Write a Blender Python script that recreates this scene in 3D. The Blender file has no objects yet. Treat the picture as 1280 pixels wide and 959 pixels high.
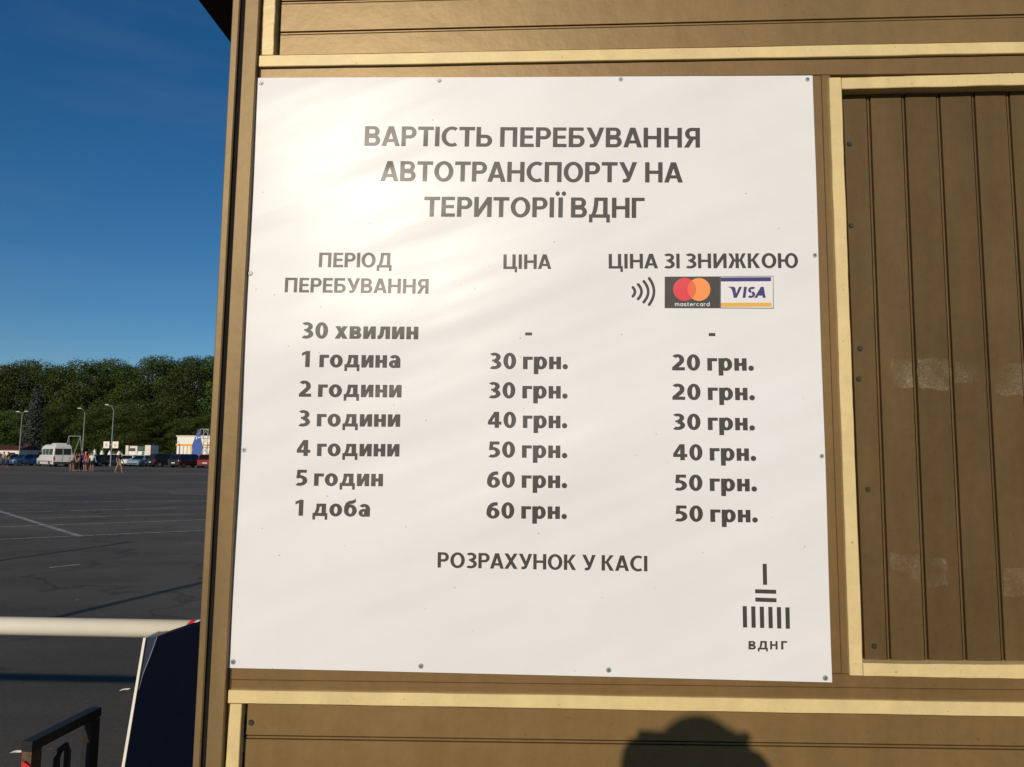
import bpy, bmesh, math, random
from mathutils import Vector, Matrix
random.seed(7)
S = bpy.context.scene
COL = S.collection
R = math.radians

# ------------------------------------------------------------------ camera
F, PW, PH = 920.0, 1280.0, 959.0
CAM = Vector((0.0, -1.35, 1.55))
PITCH, YAW, ROLL = R(5.70), R(2.42), R(0.41)
fw = Vector((-math.sin(YAW)*math.cos(PITCH), math.cos(YAW)*math.cos(PITCH), math.sin(PITCH)))
r0 = Vector((math.cos(YAW), math.sin(YAW), 0)); u0 = r0.cross(fw)
RI = r0*math.cos(ROLL) + u0*math.sin(ROLL)
UP = -r0*math.sin(ROLL) + u0*math.cos(ROLL)
cd = bpy.data.cameras.new('camera'); cam = bpy.data.objects.new('camera', cd); COL.objects.link(cam)
cam.matrix_world = Matrix(((RI.x, UP.x, -fw.x, CAM.x), (RI.y, UP.y, -fw.y, CAM.y), (RI.z, UP.z, -fw.z, CAM.z), (0, 0, 0, 1)))
cd.sensor_width = 36; cd.lens = F/PW*36; cd.clip_start = 0.01; cd.clip_end = 3000
S.camera = cam

# ------------------------------------------------------------------ light
SX, SZ = 0.24, 0.357                       # sun travel per metre forward: right, down
SUN_STRENGTH, SKY_STRENGTH = 3.75, 0.060
sun_dir = Vector((SX, 1.0, -SZ)).normalized()
elev = math.asin(-sun_dir.z)
w = bpy.data.worlds.new('World'); S.world = w; w.use_nodes = True
nt = w.node_tree; bg = nt.nodes['Background']
sky = nt.nodes.new('ShaderNodeTexSky'); sky.sky_type = 'NISHITA'; sky.sun_disc = False
sky.sun_elevation = elev
tow = -sun_dir
sky.sun_rotation = math.atan2(tow.x, tow.y)
sky.air_density = 1.0; sky.dust_density = 0.0; sky.ozone_density = 4.5; sky.altitude = 150
# thin veils of high cloud
tc = nt.nodes.new('ShaderNodeTexCoord'); mp = nt.nodes.new('ShaderNodeMapping')
mp.inputs['Scale'].default_value = (1.6, 1.6, 9.0); mp.inputs['Rotation'].default_value = (0.12, 0.1, 0.3)
nz = nt.nodes.new('ShaderNodeTexNoise'); nz.inputs['Scale'].default_value = 2.2; nz.inputs['Detail'].default_value = 5; nz.inputs['Roughness'].default_value = 0.55
cr = nt.nodes.new('ShaderNodeValToRGB'); cr.color_ramp.elements[0].position = 0.48; cr.color_ramp.elements[1].position = 0.85
cr.color_ramp.elements[0].color = (0, 0, 0, 1); cr.color_ramp.elements[1].color = (0.07, 0.07, 0.07, 1)
mx = nt.nodes.new('ShaderNodeMixRGB'); mx.inputs[2].default_value = (5.0, 5.4, 6.0, 1)
nt.links.new(tc.outputs['Generated'], mp.inputs['Vector']); nt.links.new(mp.outputs[0], nz.inputs['Vector'])
nt.links.new(nz.outputs['Fac'], cr.inputs[0]); nt.links.new(cr.outputs[0], mx.inputs[0])
hs = nt.nodes.new('ShaderNodeHueSaturation'); hs.inputs['Saturation'].default_value = 1.22; hs.inputs['Value'].default_value = 1.22
nt.links.new(sky.outputs[0], hs.inputs['Color']); nt.links.new(hs.outputs[0], mx.inputs[1]); nt.links.new(mx.outputs[0], bg.inputs['Color'])
bg.inputs['Strength'].default_value = SKY_STRENGTH
sd = bpy.data.lights.new('sun', 'SUN'); sd.energy = SUN_STRENGTH; sd.angle = R(0.55); sd.color = (1.0, 0.88, 0.72)
so = bpy.data.objects.new('sun', sd); COL.objects.link(so)
so.rotation_euler = sun_dir.to_track_quat('-Z', 'Y').to_euler(); so.location = (-3, -12, 8)
S.view_settings.view_transform = 'Standard'; S.view_settings.look = 'None'
S.view_settings.gamma = 1; S.view_settings.exposure = 0.0; S.view_settings.use_curve_mapping = False
S.render.engine = 'CYCLES'
S.cycles.max_bounces = 6; S.cycles.use_denoising = True

# ------------------------------------------------------------------ helpers
def ray(px, py):
    d = RI*((px-PW/2)/F) - UP*((py-PH/2)/F) + fw
    return d
def wall(px, py, y=0.0):
    d = ray(px, py); return CAM + d*((y-CAM.y)/d.y)
def ground(px, py, z=0.0):
    d = ray(px, py); return CAM + d*((z-CAM.z)/d.z)
def link(o, parent=None):
    COL.objects.link(o)
    if parent: o.parent = parent
    return o
def tag(o, label=None, cat=None, group=None, kind=None):
    if label: o['label'] = label
    if cat: o['category'] = cat
    if group: o['group'] = group
    if kind: o['kind'] = kind
    return o
def thing(name, label, cat, loc=(0, 0, 0), rz=0.0, group=None):
    o = bpy.data.objects.new(name, None); o.empty_display_size = 0.1
    o.location = loc; o.rotation_euler = (0, 0, rz); link(o)
    return tag(o, label, cat, group)
def obj(name, bm, m, parent=None, smooth=False):
    me = bpy.data.meshes.new(name); bm.normal_update(); bm.to_mesh(me); bm.free()
    if smooth:
        for p in me.polygons: p.use_smooth = True
    for k in (m if isinstance(m, (list, tuple)) else [m]): me.materials.append(k)
    return link(bpy.data.objects.new(name, me), parent)
def box(bm, x0, x1, y0, y1, z0, z1, mi=0):
    v = [bm.verts.new(p) for p in ((x0,y0,z0),(x1,y0,z0),(x1,y1,z0),(x0,y1,z0),(x0,y0,z1),(x1,y0,z1),(x1,y1,z1),(x0,y1,z1))]
    for f in ((3,2,1,0),(4,5,6,7),(0,1,5,4),(1,2,6,5),(2,3,7,6),(3,0,4,7)):
        bm.faces.new([v[i] for i in f]).material_index = mi
def hexa(bm, P, mi=0):
    """8 points: bottom ring 0-3, top ring 4-7"""
    v = [bm.verts.new(p) for p in P]
    for f in ((3,2,1,0),(4,5,6,7),(0,1,5,4),(1,2,6,5),(2,3,7,6),(3,0,4,7)):
        bm.faces.new([v[i] for i in f]).material_index = mi
def slab(bm, q, yf, yb, inset=0.0, mi=0):
    """prism from an (x,z) quad BL,BR,TR,TL, front at yf, back at yb, chamfered front"""
    c = inset
    bl, br, tr, tl = [Vector((p[0], p[1])) for p in q]
    fr = [(bl.x+c, bl.y+c), (br.x-c, br.y+c), (tr.x-c, tr.y-c), (tl.x+c, tl.y-c)]
    mid = yf + c
    L = [[bm.verts.new((p[0], yf, p[1])) for p in fr],
         [bm.verts.new((p.x, mid, p.y)) for p in (bl, br, tr, tl)],
         [bm.verts.new((p.x, yb, p.y)) for p in (bl, br, tr, tl)]]
    bm.faces.new(L[0]).material_index = mi
    for a in ((0, 1), (1, 2)):
        for i in range(4):
            j = (i+1) % 4
            if c == 0 and a == (0, 1): continue
            bm.faces.new((L[a[1]][i], L[a[1]][j], L[a[0]][j], L[a[0]][i])).material_index = mi
    if c == 0:
        bmesh.ops.remove_doubles(bm, verts=L[0]+L[1], dist=1e-7)
    bm.faces.new(L[2][::-1]).material_index = mi
def tube(bm, pts, rad, n=8, caps=True, mi=0):
    pts = [Vector(p) for p in pts]; rings = []
    for i, p in enumerate(pts):
        t = (pts[min(i+1, len(pts)-1)] - pts[max(i-1, 0)]).normalized()
        a = t.orthogonal().normalized() if abs(t.z) < 0.9 else t.cross(Vector((0, 1, 0))).normalized()
        if i and abs(t.z) < 0.9: a = Vector((0, 0, 1)) - t*t.z; a.normalize()
        elif abs(t.z) < 0.9: a = Vector((0, 0, 1)) - t*t.z; a.normalize()
        b = t.cross(a); r = rad[i] if isinstance(rad, (list, tuple)) else rad
        rings.append([bm.verts.new(p + (a*math.cos(2*math.pi*k/n) + b*math.sin(2*math.pi*k/n))*r) for k in range(n)])
    for A, B in zip(rings, rings[1:]):
        for k in range(n):
            bm.faces.new((A[k], A[(k+1) % n], B[(k+1) % n], B[k])).material_index = mi
    if caps:
        bm.faces.new(rings[0][::-1]).material_index = mi; bm.faces.new(rings[-1]).material_index = mi
def lathe(bm, prof, c=(0, 0, 0), n=16, mi=0):
    """profile [(r,z)] about z"""
    rings = []
    for r, z in prof:
        rings.append([bm.verts.new((c[0]+max(r, 1e-4)*math.cos(2*math.pi*k/n), c[1]+max(r, 1e-4)*math.sin(2*math.pi*k/n), c[2]+z)) for k in range(n)])
    for A, B in zip(rings, rings[1:]):
        for k in range(n): bm.faces.new((A[k], A[(k+1) % n], B[(k+1) % n], B[k])).material_index = mi
    bm.faces.new(rings[0][::-1]).material_index = mi; bm.faces.new(rings[-1]).material_index = mi
def disc_y(bm, x, y, z, r, t=0.002, n=14, mi=0, dome=0.0):
    """short round head facing -y"""
    A = [bm.verts.new((x+r*math.cos(2*math.pi*k/n), y, z+r*math.sin(2*math.pi*k/n))) for k in range(n)]
    B = [bm.verts.new((x+r*.8*math.cos(2*math.pi*k/n), y-t, z+r*.8*math.sin(2*math.pi*k/n))) for k in range(n)]
    for k in range(n): bm.faces.new((A[k], A[(k+1) % n], B[(k+1) % n], B[k])).material_index = mi
    bm.faces.new(B).material_index = mi

def mat(name, col, rough=0.6, spec=0.5, var=0.0, vscale=8.0, bump=0.0, bscale=40.0, metal=0.0, island=0.0, coat=0.0, coatr=0.08, tint=None, streak=0.0, specks=0.0, col2=None, stretch=(1, 1, 1), detail=6):
    m = bpy.data.materials.new(name); m.use_nodes = True
    t = m.node_tree; p = t.nodes['Principled BSDF']
    p.inputs['Base Color'].default_value = (*col, 1); p.inputs['Roughness'].default_value = rough
    p.inputs['Specular IOR Level'].default_value = spec; p.inputs['Metallic'].default_value = metal
    p.inputs['Coat Weight'].default_value = coat; p.inputs['Coat Roughness'].default_value = coatr
    tcn = t.nodes.new('ShaderNodeTexCoord'); mpn = t.nodes.new('ShaderNodeMapping'); mpn.inputs['Scale'].default_value = stretch
    t.links.new(tcn.outputs['Object'], mpn.inputs['Vector'])
    if tint: p.inputs['Specular Tint'].default_value = (*tint, 1)
    out = None
    if var > 0 or col2:
        n = t.nodes.new('ShaderNodeTexNoise'); n.inputs['Scale'].default_value = vscale; n.inputs['Detail'].default_value = detail
        n.inputs['Roughness'].default_value = 0.65
        t.links.new(mpn.outputs[0], n.inputs['Vector'])
        r = t.nodes.new('ShaderNodeValToRGB'); r.color_ramp.elements[0].position = 0.3; r.color_ramp.elements[1].position = 0.7
        a = [c*(1-var) for c in col]; b = col2 if col2 else [min(1, c*(1+var)) for c in col]
        r.color_ramp.elements[0].color = (*a, 1); r.color_ramp.elements[1].color = (*b, 1)
        t.links.new(n.outputs['Fac'], r.inputs[0]); out = r.outputs[0]
    if island > 0:
        g = t.nodes.new('ShaderNodeNewGeometry'); mr = t.nodes.new('ShaderNodeMapRange')
        mr.inputs[3].default_value = 1-island; mr.inputs[4].default_value = 1+island
        t.links.new(g.outputs['Random Per Island'], mr.inputs[0])
        mm = t.nodes.new('ShaderNodeVectorMath'); mm.operation = 'SCALE'
        if out: t.links.new(out, mm.inputs[0])
        else: mm.inputs[0].default_value = col
        t.links.new(mr.outputs[0], mm.inputs['Scale']); out = mm.outputs[0]
    def fac(sock, a, b, c0, c1):
        mr_ = t.nodes.new('ShaderNodeMapRange'); mr_.inputs[1].default_value = a; mr_.inputs[2].default_value = b; mr_.inputs[3].default_value = c0; mr_.inputs[4].default_value = c1
        t.links.new(sock, mr_.inputs[0]); return mr_.outputs[0]
    def scale_by(o_, f_):
        mm = t.nodes.new('ShaderNodeVectorMath'); mm.operation = 'SCALE'; t.links.new(o_, mm.inputs[0]); t.links.new(f_, mm.inputs['Scale']); return mm.outputs[0]
    if streak > 0 and out:      # rain-washed grime, blotches
        n3 = t.nodes.new('ShaderNodeTexNoise'); n3.inputs['Scale'].default_value = 2.6; n3.inputs['Detail'].default_value = 7; n3.inputs['Roughness'].default_value = .62
        m3 = t.nodes.new('ShaderNodeMapping'); m3.inputs['Scale'].default_value = (5, 1, .8); t.links.new(tcn.outputs['Object'], m3.inputs['Vector']); t.links.new(m3.outputs[0], n3.inputs['Vector'])
        out = scale_by(out, fac(n3.outputs['Fac'], .33, .66, 1-streak, 1+streak*.6))
        n4 = t.nodes.new('ShaderNodeTexNoise'); n4.inputs['Scale'].default_value = 55; n4.inputs['Detail'].default_value = 6; n4.inputs['Roughness'].default_value = .75
        t.links.new(tcn.outputs['Object'], n4.inputs['Vector']); out = scale_by(out, fac(n4.outputs['Fac'], .3, .7, 1-streak*.5, 1+streak*.5))
    if specks > 0 and out:      # small chips and fly marks
        n5 = t.nodes.new('ShaderNodeTexNoise'); n5.inputs['Scale'].default_value = 120; n5.inputs['Detail'].default_value = 2; t.links.new(tcn.outputs['Object'], n5.inputs['Vector'])
        out = scale_by(out, fac(n5.outputs['Fac'], .70, .76, 1, 1-specks))
    if out: t.links.new(out, p.inputs['Base Color'])
    if bump > 0:
        n2 = t.nodes.new('ShaderNodeTexNoise'); n2.inputs['Scale'].default_value = bscale; n2.inputs['Detail'].default_value = 5
        t.links.new(mpn.outputs[0], n2.inputs['Vector'])
        b = t.nodes.new('ShaderNodeBump'); b.inputs['Strength'].default_value = 1.0; b.inputs['Distance'].default_value = bump
        t.links.new(n2.outputs['Fac'], b.inputs['Height']); t.links.new(b.outputs[0], p.inputs['Normal'])
    return m

M = {}
M['wall'] = mat('brown_paint', (0.148, 0.088, 0.033), 0.43, 0.8, 0.10, 5, 0.0008, 26, tint=(1.0, .78, .48), streak=.16, specks=.25)
M['board'] = mat('brown_board', (0.168, 0.104, 0.039), 0.43, 0.85, 0.09, 6, 0.0008, 26, island=0.06, tint=(1.0, .78, .48), streak=.14, specks=.3)
M['post'] = mat('tan_paint', (0.172, 0.113, 0.050), 0.47, 0.6, 0.10, 6, 0.0008, 26, tint=(1.0, .78, .48), streak=.16, specks=.25)
M['cream'] = mat('cream_paint', (0.62, 0.485, 0.235), 0.46, 0.5, 0.07, 14, 0.0008, 34, tint=(1, .9, .7), streak=.10, specks=.45)
M['gasket'] = mat('black_gasket', (0.008, 0.009, 0.010), 0.85, 0.12, 0.3, 30, 0.001, 60)
M['dark'] = mat('dark_cavity', (0.008, 0.007, 0.006), 0.9, 0.1)
M['screw'] = mat('dark_screw', (0.03, 0.025, 0.02), 0.45, 0.5, 0.3, 200)
M['zinc'] = mat('zinc_screw', (0.34, 0.39, 0.38), 0.45, 0.5, 0.2, 300, metal=0.5)
M['roof'] = mat('black_roof_sheet', (0.012, 0.011, 0.010), 0.6, 0.3, 0.2, 10)
M['ink'] = mat('black_ink', (0.018, 0.016, 0.015), 0.43, 0.5)
M['white'] = mat('white_paint', (0.72, 0.68, 0.60), 0.5, 0.5, 0.06, 4)
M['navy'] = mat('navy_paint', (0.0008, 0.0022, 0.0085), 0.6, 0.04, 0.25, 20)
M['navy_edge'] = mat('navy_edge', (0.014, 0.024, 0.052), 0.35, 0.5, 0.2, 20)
M['steel_black'] = mat('black_steel', (0.010, 0.009, 0.009), 0.55, 0.4, 0.4, 60, 0.0006, 120)
M['lit_rust'] = mat('sunlit_rust_steel', (0.10, 0.062, 0.036), 0.75, 0.3, 0.4, 60, 0.001, 120)
M['red'] = mat('red_reflective', (0.55, 0.03, 0.03), 0.35, 0.5, 0.1, 40)
M['galv'] = mat('galvanised_steel', (0.36, 0.38, 0.39), 0.5, 0.5, 0.1, 10, metal=0.3)
M['lamp_shell'] = mat('lamp_shell', (.36, .37, .37), .5, .4)
M['lamp_pole'] = mat('lamp_pole_paint', (.21, .215, .21), .6, .4)
M['glass'] = mat('car_glass', (0.006, 0.008, 0.010), 0.06, 0.5)
M['tyre'] = mat('tyre_rubber', (0.012, 0.012, 0.012), 0.8, 0.3)
M['rim'] = mat('alloy_rim', (0.42, 0.42, 0.43), 0.35, 0.5, metal=0.6)
M['plastic'] = mat('black_plastic', (0.012, 0.012, 0.013), 0.5, 0.4)
M['lamp_red'] = mat('tail_lamp', (0.28, 0.012, 0.010), 0.2, 0.5)
M['lamp_clear'] = mat('head_lamp', (0.62, 0.64, 0.66), 0.12, 0.6)
M['plate'] = mat('number_plate', (0.7, 0.7, 0.66), 0.4, 0.5)
M['skin'] = mat('skin', (0.30, 0.165, 0.11), 0.55, 0.4, 0.08, 20)
M['hair'] = mat('dark_hair', (0.03, 0.02, 0.014), 0.6, 0.4, 0.3, 60)

# =================================================================== GROUND
def asphalt():
    m = bpy.data.materials.new('asphalt'); m.use_nodes = True; t = m.node_tree; p = t.nodes['Principled BSDF']
    tcn = t.nodes.new('ShaderNodeTexCoord')
    def noise(sc, det, rg=0.6, st=(1, 1, 1)):
        mpn = t.nodes.new('ShaderNodeMapping'); mpn.inputs['Scale'].default_value = st
        n = t.nodes.new('ShaderNodeTexNoise'); n.inputs['Scale'].default_value = sc; n.inputs['Detail'].default_value = det; n.inputs['Roughness'].default_value = rg
        t.links.new(tcn.outputs['Object'], mpn.inputs['Vector']); t.links.new(mpn.outputs[0], n.inputs['Vector']); return n.outputs['Fac']
    def ramp(x, a, b, c0, c1):
        r = t.nodes.new('ShaderNodeValToRGB'); r.color_ramp.elements[0].position = a; r.color_ramp.elements[1].position = b
        r.color_ramp.elements[0].color = (*c0, 1); r.color_ramp.elements[1].color = (*c1, 1); t.links.new(x, r.inputs[0]); return r.outputs[0]
    def mul(a, b):
        q = t.nodes.new('ShaderNodeMixRGB'); q.blend_type = 'MULTIPLY'; q.inputs[0].default_value = 1
        t.links.new(a, q.inputs[1]); t.links.new(b, q.inputs[2]); return q.outputs[0]
    base = ramp(noise(0.35, 5), 0.32, 0.7, (0.096, 0.082, 0.062), (0.140, 0.121, 0.092))
    grit = ramp(noise(170, 3, 0.7), 0.35, 0.68, (0.66, 0.66, 0.66), (1.35, 1.33, 1.28))
    grit2 = ramp(noise(26, 4, 0.7), 0.32, 0.7, (0.82, 0.82, 0.82), (1.16, 1.16, 1.15))
    streak = ramp(noise(0.6, 5, 0.6, (0.22, 1.0, 1)), 0.36, 0.66, (0.76, 0.77, 0.80), (1.12, 1.1, 1.06))
    vor = t.nodes.new('ShaderNodeTexVoronoi'); vor.feature = 'DISTANCE_TO_EDGE'; vor.inputs['Scale'].default_value = 0.22
    wv = t.nodes.new('ShaderNodeTexNoise'); wv.inputs['Scale'].default_value = 1.1; wv.inputs['Detail'].default_value = 6
    t.links.new(tcn.outputs['Object'], wv.inputs['Vector'])
    ad = t.nodes.new('ShaderNodeVectorMath'); ad.operation = 'ADD'; sc = t.nodes.new('ShaderNodeVectorMath'); sc.operation = 'SCALE'; sc.inputs['Scale'].default_value = 1.6
    t.links.new(wv.outputs['Color'], sc.inputs[0]); t.links.new(sc.outputs[0], ad.inputs[0]); t.links.new(tcn.outputs['Object'], ad.inputs[1]); t.links.new(ad.outputs[0], vor.inputs['Vector'])
    crack = ramp(vor.outputs['Distance'], 0.003, 0.010, (0.60, 0.60, 0.60), (1, 1, 1))
    pale = t.nodes.new('ShaderNodeMixRGB'); pale.inputs[2].default_value = (0.24, 0.23, 0.21, 1)
    spk = ramp(noise(9, 2, 0.4), 0.77, 0.79, (0, 0, 0), (0.7, 0.7, 0.7))
    blot = ramp(noise(0.9, 6, 0.7, (0.5, 1, 1)), 0.30, 0.45, (0.66, 0.66, 0.68), (1, 1, 1))
    oil = ramp(noise(1.7, 3, 0.5), 0.66, 0.72, (1, 1, 1), (0.62, 0.62, 0.62))
    lane = ramp(noise(0.12, 3, 0.5, (0.15, 1.0, 1)), 0.42, 0.60, (0.80, 0.80, 0.82), (1.15, 1.13, 1.1))
    c = mul(mul(mul(mul(mul(mul(mul(base, grit), grit2), streak), crack), blot), oil), lane)
    t.links.new(spk, pale.inputs[0]); t.links.new(c, pale.inputs[1]); t.links.new(pale.outputs[0], p.inputs['Base Color'])
    p.inputs['Roughness'].default_value = 0.85; p.inputs['Specular IOR Level'].default_value = 0.3
    b = t.nodes.new('ShaderNodeBump'); b.inputs['Distance'].default_value = 0.003; b.inputs['Strength'].default_value = 0.6
    t.links.new(noise(150, 4, 0.7), b.inputs['Height']); t.links.new(b.outputs[0], p.inputs['Normal'])
    return m
bm = bmesh.new()
v = [bm.verts.new(p) for p in ((-1500, -400, 0), (1500, -400, 0), (1500, 2400, 0), (-1500, 2400, 0))]; bm.faces.new(v)
tag(obj('ground', bm, asphalt()), kind='structure')
bm = bmesh.new()
v = [bm.verts.new(p) for p in ((-400, 112, .12), (400, 112, .12), (400, 320, .12), (-400, 320, .12))]; bm.faces.new(v)
tag(obj('lawn', bm, mat('lawn_grass', (0.035, 0.05, 0.014), 0.9, 0.2, 0.4, 0.4)), kind='structure')
bm = bmesh.new(); box(bm, -400, 400, 111.8, 112.0, 0, .14)
tag(obj('kerb', bm, mat('kerb_concrete', (0.28, 0.27, 0.25), 0.9, 0.2, 0.15, 1)), kind='structure')

# painted bay lines (worn)
def worn_paint():
    m = mat('worn_road_paint', (0.50, 0.49, 0.46), 0.8, 0.3, 0.2, 20)
    t = m.node_tree; p = t.nodes['Principled BSDF']; n = t.nodes.new('ShaderNodeTexNoise'); n.inputs['Scale'].default_value = 4.5; n.inputs['Detail'].default_value = 8; n.inputs['Roughness'].default_value = 0.8
    tcn = t.nodes.new('ShaderNodeTexCoord'); t.links.new(tcn.outputs['Object'], n.inputs['Vector'])
    r = t.nodes.new('ShaderNodeValToRGB'); r.color_ramp.elements[0].position = 0.34; r.color_ramp.elements[1].position = 0.56
    r.color_ramp.elements[0].color = (0.0,)*3+(1,); r.color_ramp.elements[1].color = (0.75,)*3+(1,)
    t.links.new(n.outputs['Fac'], r.inputs[0]); t.links.new(r.outputs[0], p.inputs['Alpha']); return m
MP = worn_paint()
def paint_line(bm, a, b, wd, z):
    A = ground(*a, z); B = ground(*b, z); d = (B-A).normalized(); n = Vector((-d.y, d.x, 0))*wd/2
    bm.faces.new([bm.verts.new(p) for p in (A-n, B-n, B+n, A+n)])
bm = bmesh.new()
paint_line(bm, (-60, 620.5), (101, 670.5), 0.12, .004)
paint_line(bm, (-40, 676), (300, 661), 0.10, .008)
paint_line(bm, (-40, 660), (300, 648), 0.10, .004)
paint_line(bm, (40, 648), (300, 641), 0.10, .004)
paint_line(bm, (-40, 642), (220, 635), 0.12, .012)
paint_line(bm, (-40, 628), (300, 626), 0.12, .004)
paint_line(bm, (214, 617), (300, 619.5), 0.14, .004)
paint_line(bm, (-40, 612), (180, 610), 0.12, .008)
paint_line(bm, (62, 709.5), (100, 705.5), 0.07, .004)
tag(obj('bay_markings', bm, MP), kind='structure')

# =================================================================== KIOSK
kiosk = thing('kiosk', 'brown painted kiosk with cream beading, the price board fixed to its front wall', 'kiosk', (0, 0, 0))
def q(pl, y):            # quad from four picture points TL,TR,BR,BL on plane y, returns BL,BR,TR,TL
    a = [wall(p[0], p[1], y) for p in pl]
    return [(a[3].x, a[3].z), (a[2].x, a[2].z), (a[1].x, a[1].z), (a[0].x, a[0].z)]
ZT, ZB = 2.80, 0.04      # top and bottom of walls
def lerp(a, b, t): return a+(b-a)*t
def vx(t0, t1, z, y):    # x of a near-vertical edge given its pixel at py=0 and py=959
    A = wall(t0, 0, y); B = wall(t1, 959, y); t = (z-A.z)/(B.z-A.z); return lerp(A.x, B.x, t)
def vstrip(bm, l, r, y0, y1, z0=ZB, z1=ZT, inset=0.0012):
    slab(bm, [(vx(*l, z0, y0), z0), (vx(*r, z0, y0), z0), (vx(*r, z1, y0), z1), (vx(*l, z1, y0), z1)], y0, y1, inset)
# corner post: outer flange, recessed gasket, inner face
bm = bmesh.new(); vstrip(bm, (290.6, 240.2), (300.0, 249.6), -0.016, 0.06, inset=0.002); post = obj('corner_flange', bm, M['post'], kiosk)
bm = bmesh.new(); vstrip(bm, (300.0, 249.6), (306.6, 256.4), -0.009, 0.05, inset=0); obj('gasket', bm, M['gasket'], kiosk)
bm = bmesh.new(); vstrip(bm, (306.6, 256.4), (324.0, 276.8), -0.016, 0.06, inset=0.0015); obj('corner_post', bm, M['post'], kiosk)
bm = bmesh.new(); vstrip(bm, (324.0, 276.8), (326.0, 279.2), 0.012, 0.05, inset=0); obj('joint', bm, M['dark'], kiosk)
bm = bmesh.new(); vstrip(bm, (326.0, 279.2), (329.6, 283.0), -0.003, 0.05, inset=0.0008); obj('frame_edge', bm, M['post'], kiosk)
# dark backing behind all openings
bm = bmesh.new(); box(bm, -0.52, 2.55, 0.052, 0.075, ZB, ZT); obj('backing_board', bm, M['dark'], kiosk)
XE = 2.50
def hline(p0, p1, x, y=0.0):
    A = wall(*p0, y); B = wall(*p1, y); t = (x-A.x)/(B.x-A.x); return lerp(A.z, B.z, t)
def hstrip(bm, top, bot, xl, xr, y0, y1, inset=0.0015, n=1):
    if n > 1:
        return wavy(bm, [(xl, hline(*bot, xl, y0)), (xr, hline(*bot, xr, y0)), (xr, hline(*top, xr, y0)), (xl, hline(*top, xl, y0))], y0, y1, n=70, seed=n)
    for k in range(n):
        a = lerp(xl, xr, k/n); b = lerp(xl, xr, (k+1)/n)
        slab(bm, [(a, hline(*bot, a, y0)), (b, hline(*bot, b, y0)), (b, hline(*top, b, y0)), (a, hline(*top, a, y0))], y0, y1, inset)
xfl = lambda z, y=0.0: vx(329.6, 283.0, z, y)
TBt, TBb = ((327, 69.4), (1280, 51.9)), ((327, 83.6), (1280, 66.2))        # top bead
LBt, LBb = ((287.5, 863), (1280, 878.8)), ((287, 879.3), (1280, 896.3))    # lower bead
PBt, PBb = ((1052, 96.9), (1280, 91)), ((1052, 111.2), (1280, 106))        # bead over the shutter
SBt, SBb = ((1080, 829.5), (1280, 831.4)), ((1080, 845.5), (1280, 849))    # bead under the shutter
def wavy(bm, P, y0, y1, c=.0011, n=48, seed=1, horiz=True):
    """long bead from (x,z) quad BL,BR,TR,TL with a slightly uneven hand-cut edge"""
    rg_ = random.Random(seed); BL, BR, TR, TL = [Vector(p) for p in P]; rings = []; j = [0]*4
    for i in range(n+1):
        u = i/n; j = [.6*a+rg_.uniform(-.00035, .00035) for a in j]
        if horiz: a, b = BL.lerp(BR, u), TL.lerp(TR, u); e = (b-a).normalized()
        else: a, b = BL.lerp(TL, u), BR.lerp(TR, u); e = (b-a).normalized()
        a = a+e*j[0]; b = b+e*j[1]; d0, d1 = j[2]*.8, j[3]*.8
        rings.append([bm.verts.new(p) for p in ((a.x, y1, a.y), (a.x, y0+c, a.y), (a.x+e.x*c, y0+d0, a.y+e.y*c), (b.x-e.x*c, y0+d1, b.y-e.y*c), (b.x, y0+c, b.y), (b.x, y1, b.y))])
    for A, B in zip(rings, rings[1:]):
        for k in range(5): bm.faces.new((A[k], B[k], B[k+1], A[k+1]))
    bm.faces.new(rings[0]); bm.faces.new(rings[-1][::-1]); bmesh.ops.recalc_face_normals(bm, faces=bm.faces[:])
# rails
bm = bmesh.new(); hstrip(bm, TBb, ((327, 101), (1280, 91)), xfl(2.25)+.001, XE, 0.0, 0.05, 0.001); obj('frame_rail', bm, M['wall'], kiosk)
bm = bmesh.new(); hstrip(bm, ((285, 832), (1280, 846)), ((285, 849.5), (1280, 862.5)), xfl(1.15)+.001, XE, -0.0012, 0.05, 0.0008); obj('frame_rail', bm, M['wall'], kiosk)
bm = bmesh.new(); hstrip(bm, ((285, 849.9), (1280, 862.9)), LBt, xfl(1.12)+.001, XE, 0.0, 0.05, 0.0008); obj('frame_rail', bm, M['wall'], kiosk)
# boarding behind the sign and the stile to its right
zA, zB2 = hline(*((327, 101), (1280, 91)), 0, 0)-.002, hline(*((285, 832), (1280, 846)), 0, 0)+.002
def vpx(pt, pb, z, y): # edge through two picture points
    A = wall(*pt, y); B = wall(*pb, y); return lerp(A.x, B.x, (z-A.z)/(B.z-A.z))
def vq(bm, l, r, z0, z1, y0, y1, inset=0.001):
    if inset >= .002: return wavy(bm, [(vpx(*l, z0, y0), z0), (vpx(*r, z0, y0), z0), (vpx(*r, z1, y0), z1), (vpx(*l, z1, y0), z1)], y0, y1, n=60, seed=int(l[0][0]), horiz=False)
    slab(bm, [(vpx(*l, z0, y0), z0), (vpx(*r, z0, y0), z0), (vpx(*r, z1, y0), z1), (vpx(*l, z1, y0), z1)], y0, y1, inset)
zt_r = hline(*((327, 101), (1280, 91)), .5, 0)-.0005; zb_r = hline(*((285, 832), (1280, 846)), .5, 0)+.0005
bm = bmesh.new(); vq(bm, ((1000, 97), (1020, 846)), ((1026.5, 97), (1052, 846)), zb_r, zt_r, 0.001, 0.05); obj('frame_stile', bm, M['wall'], kiosk)
bm = bmesh.new(); vq(bm, ((1026.8, 97), (1052.3, 846)), ((1038, 97), (1064, 846)), zb_r, zt_r, 0.0, 0.05); obj('frame_stile', bm, M['wall'], kiosk)
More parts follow.
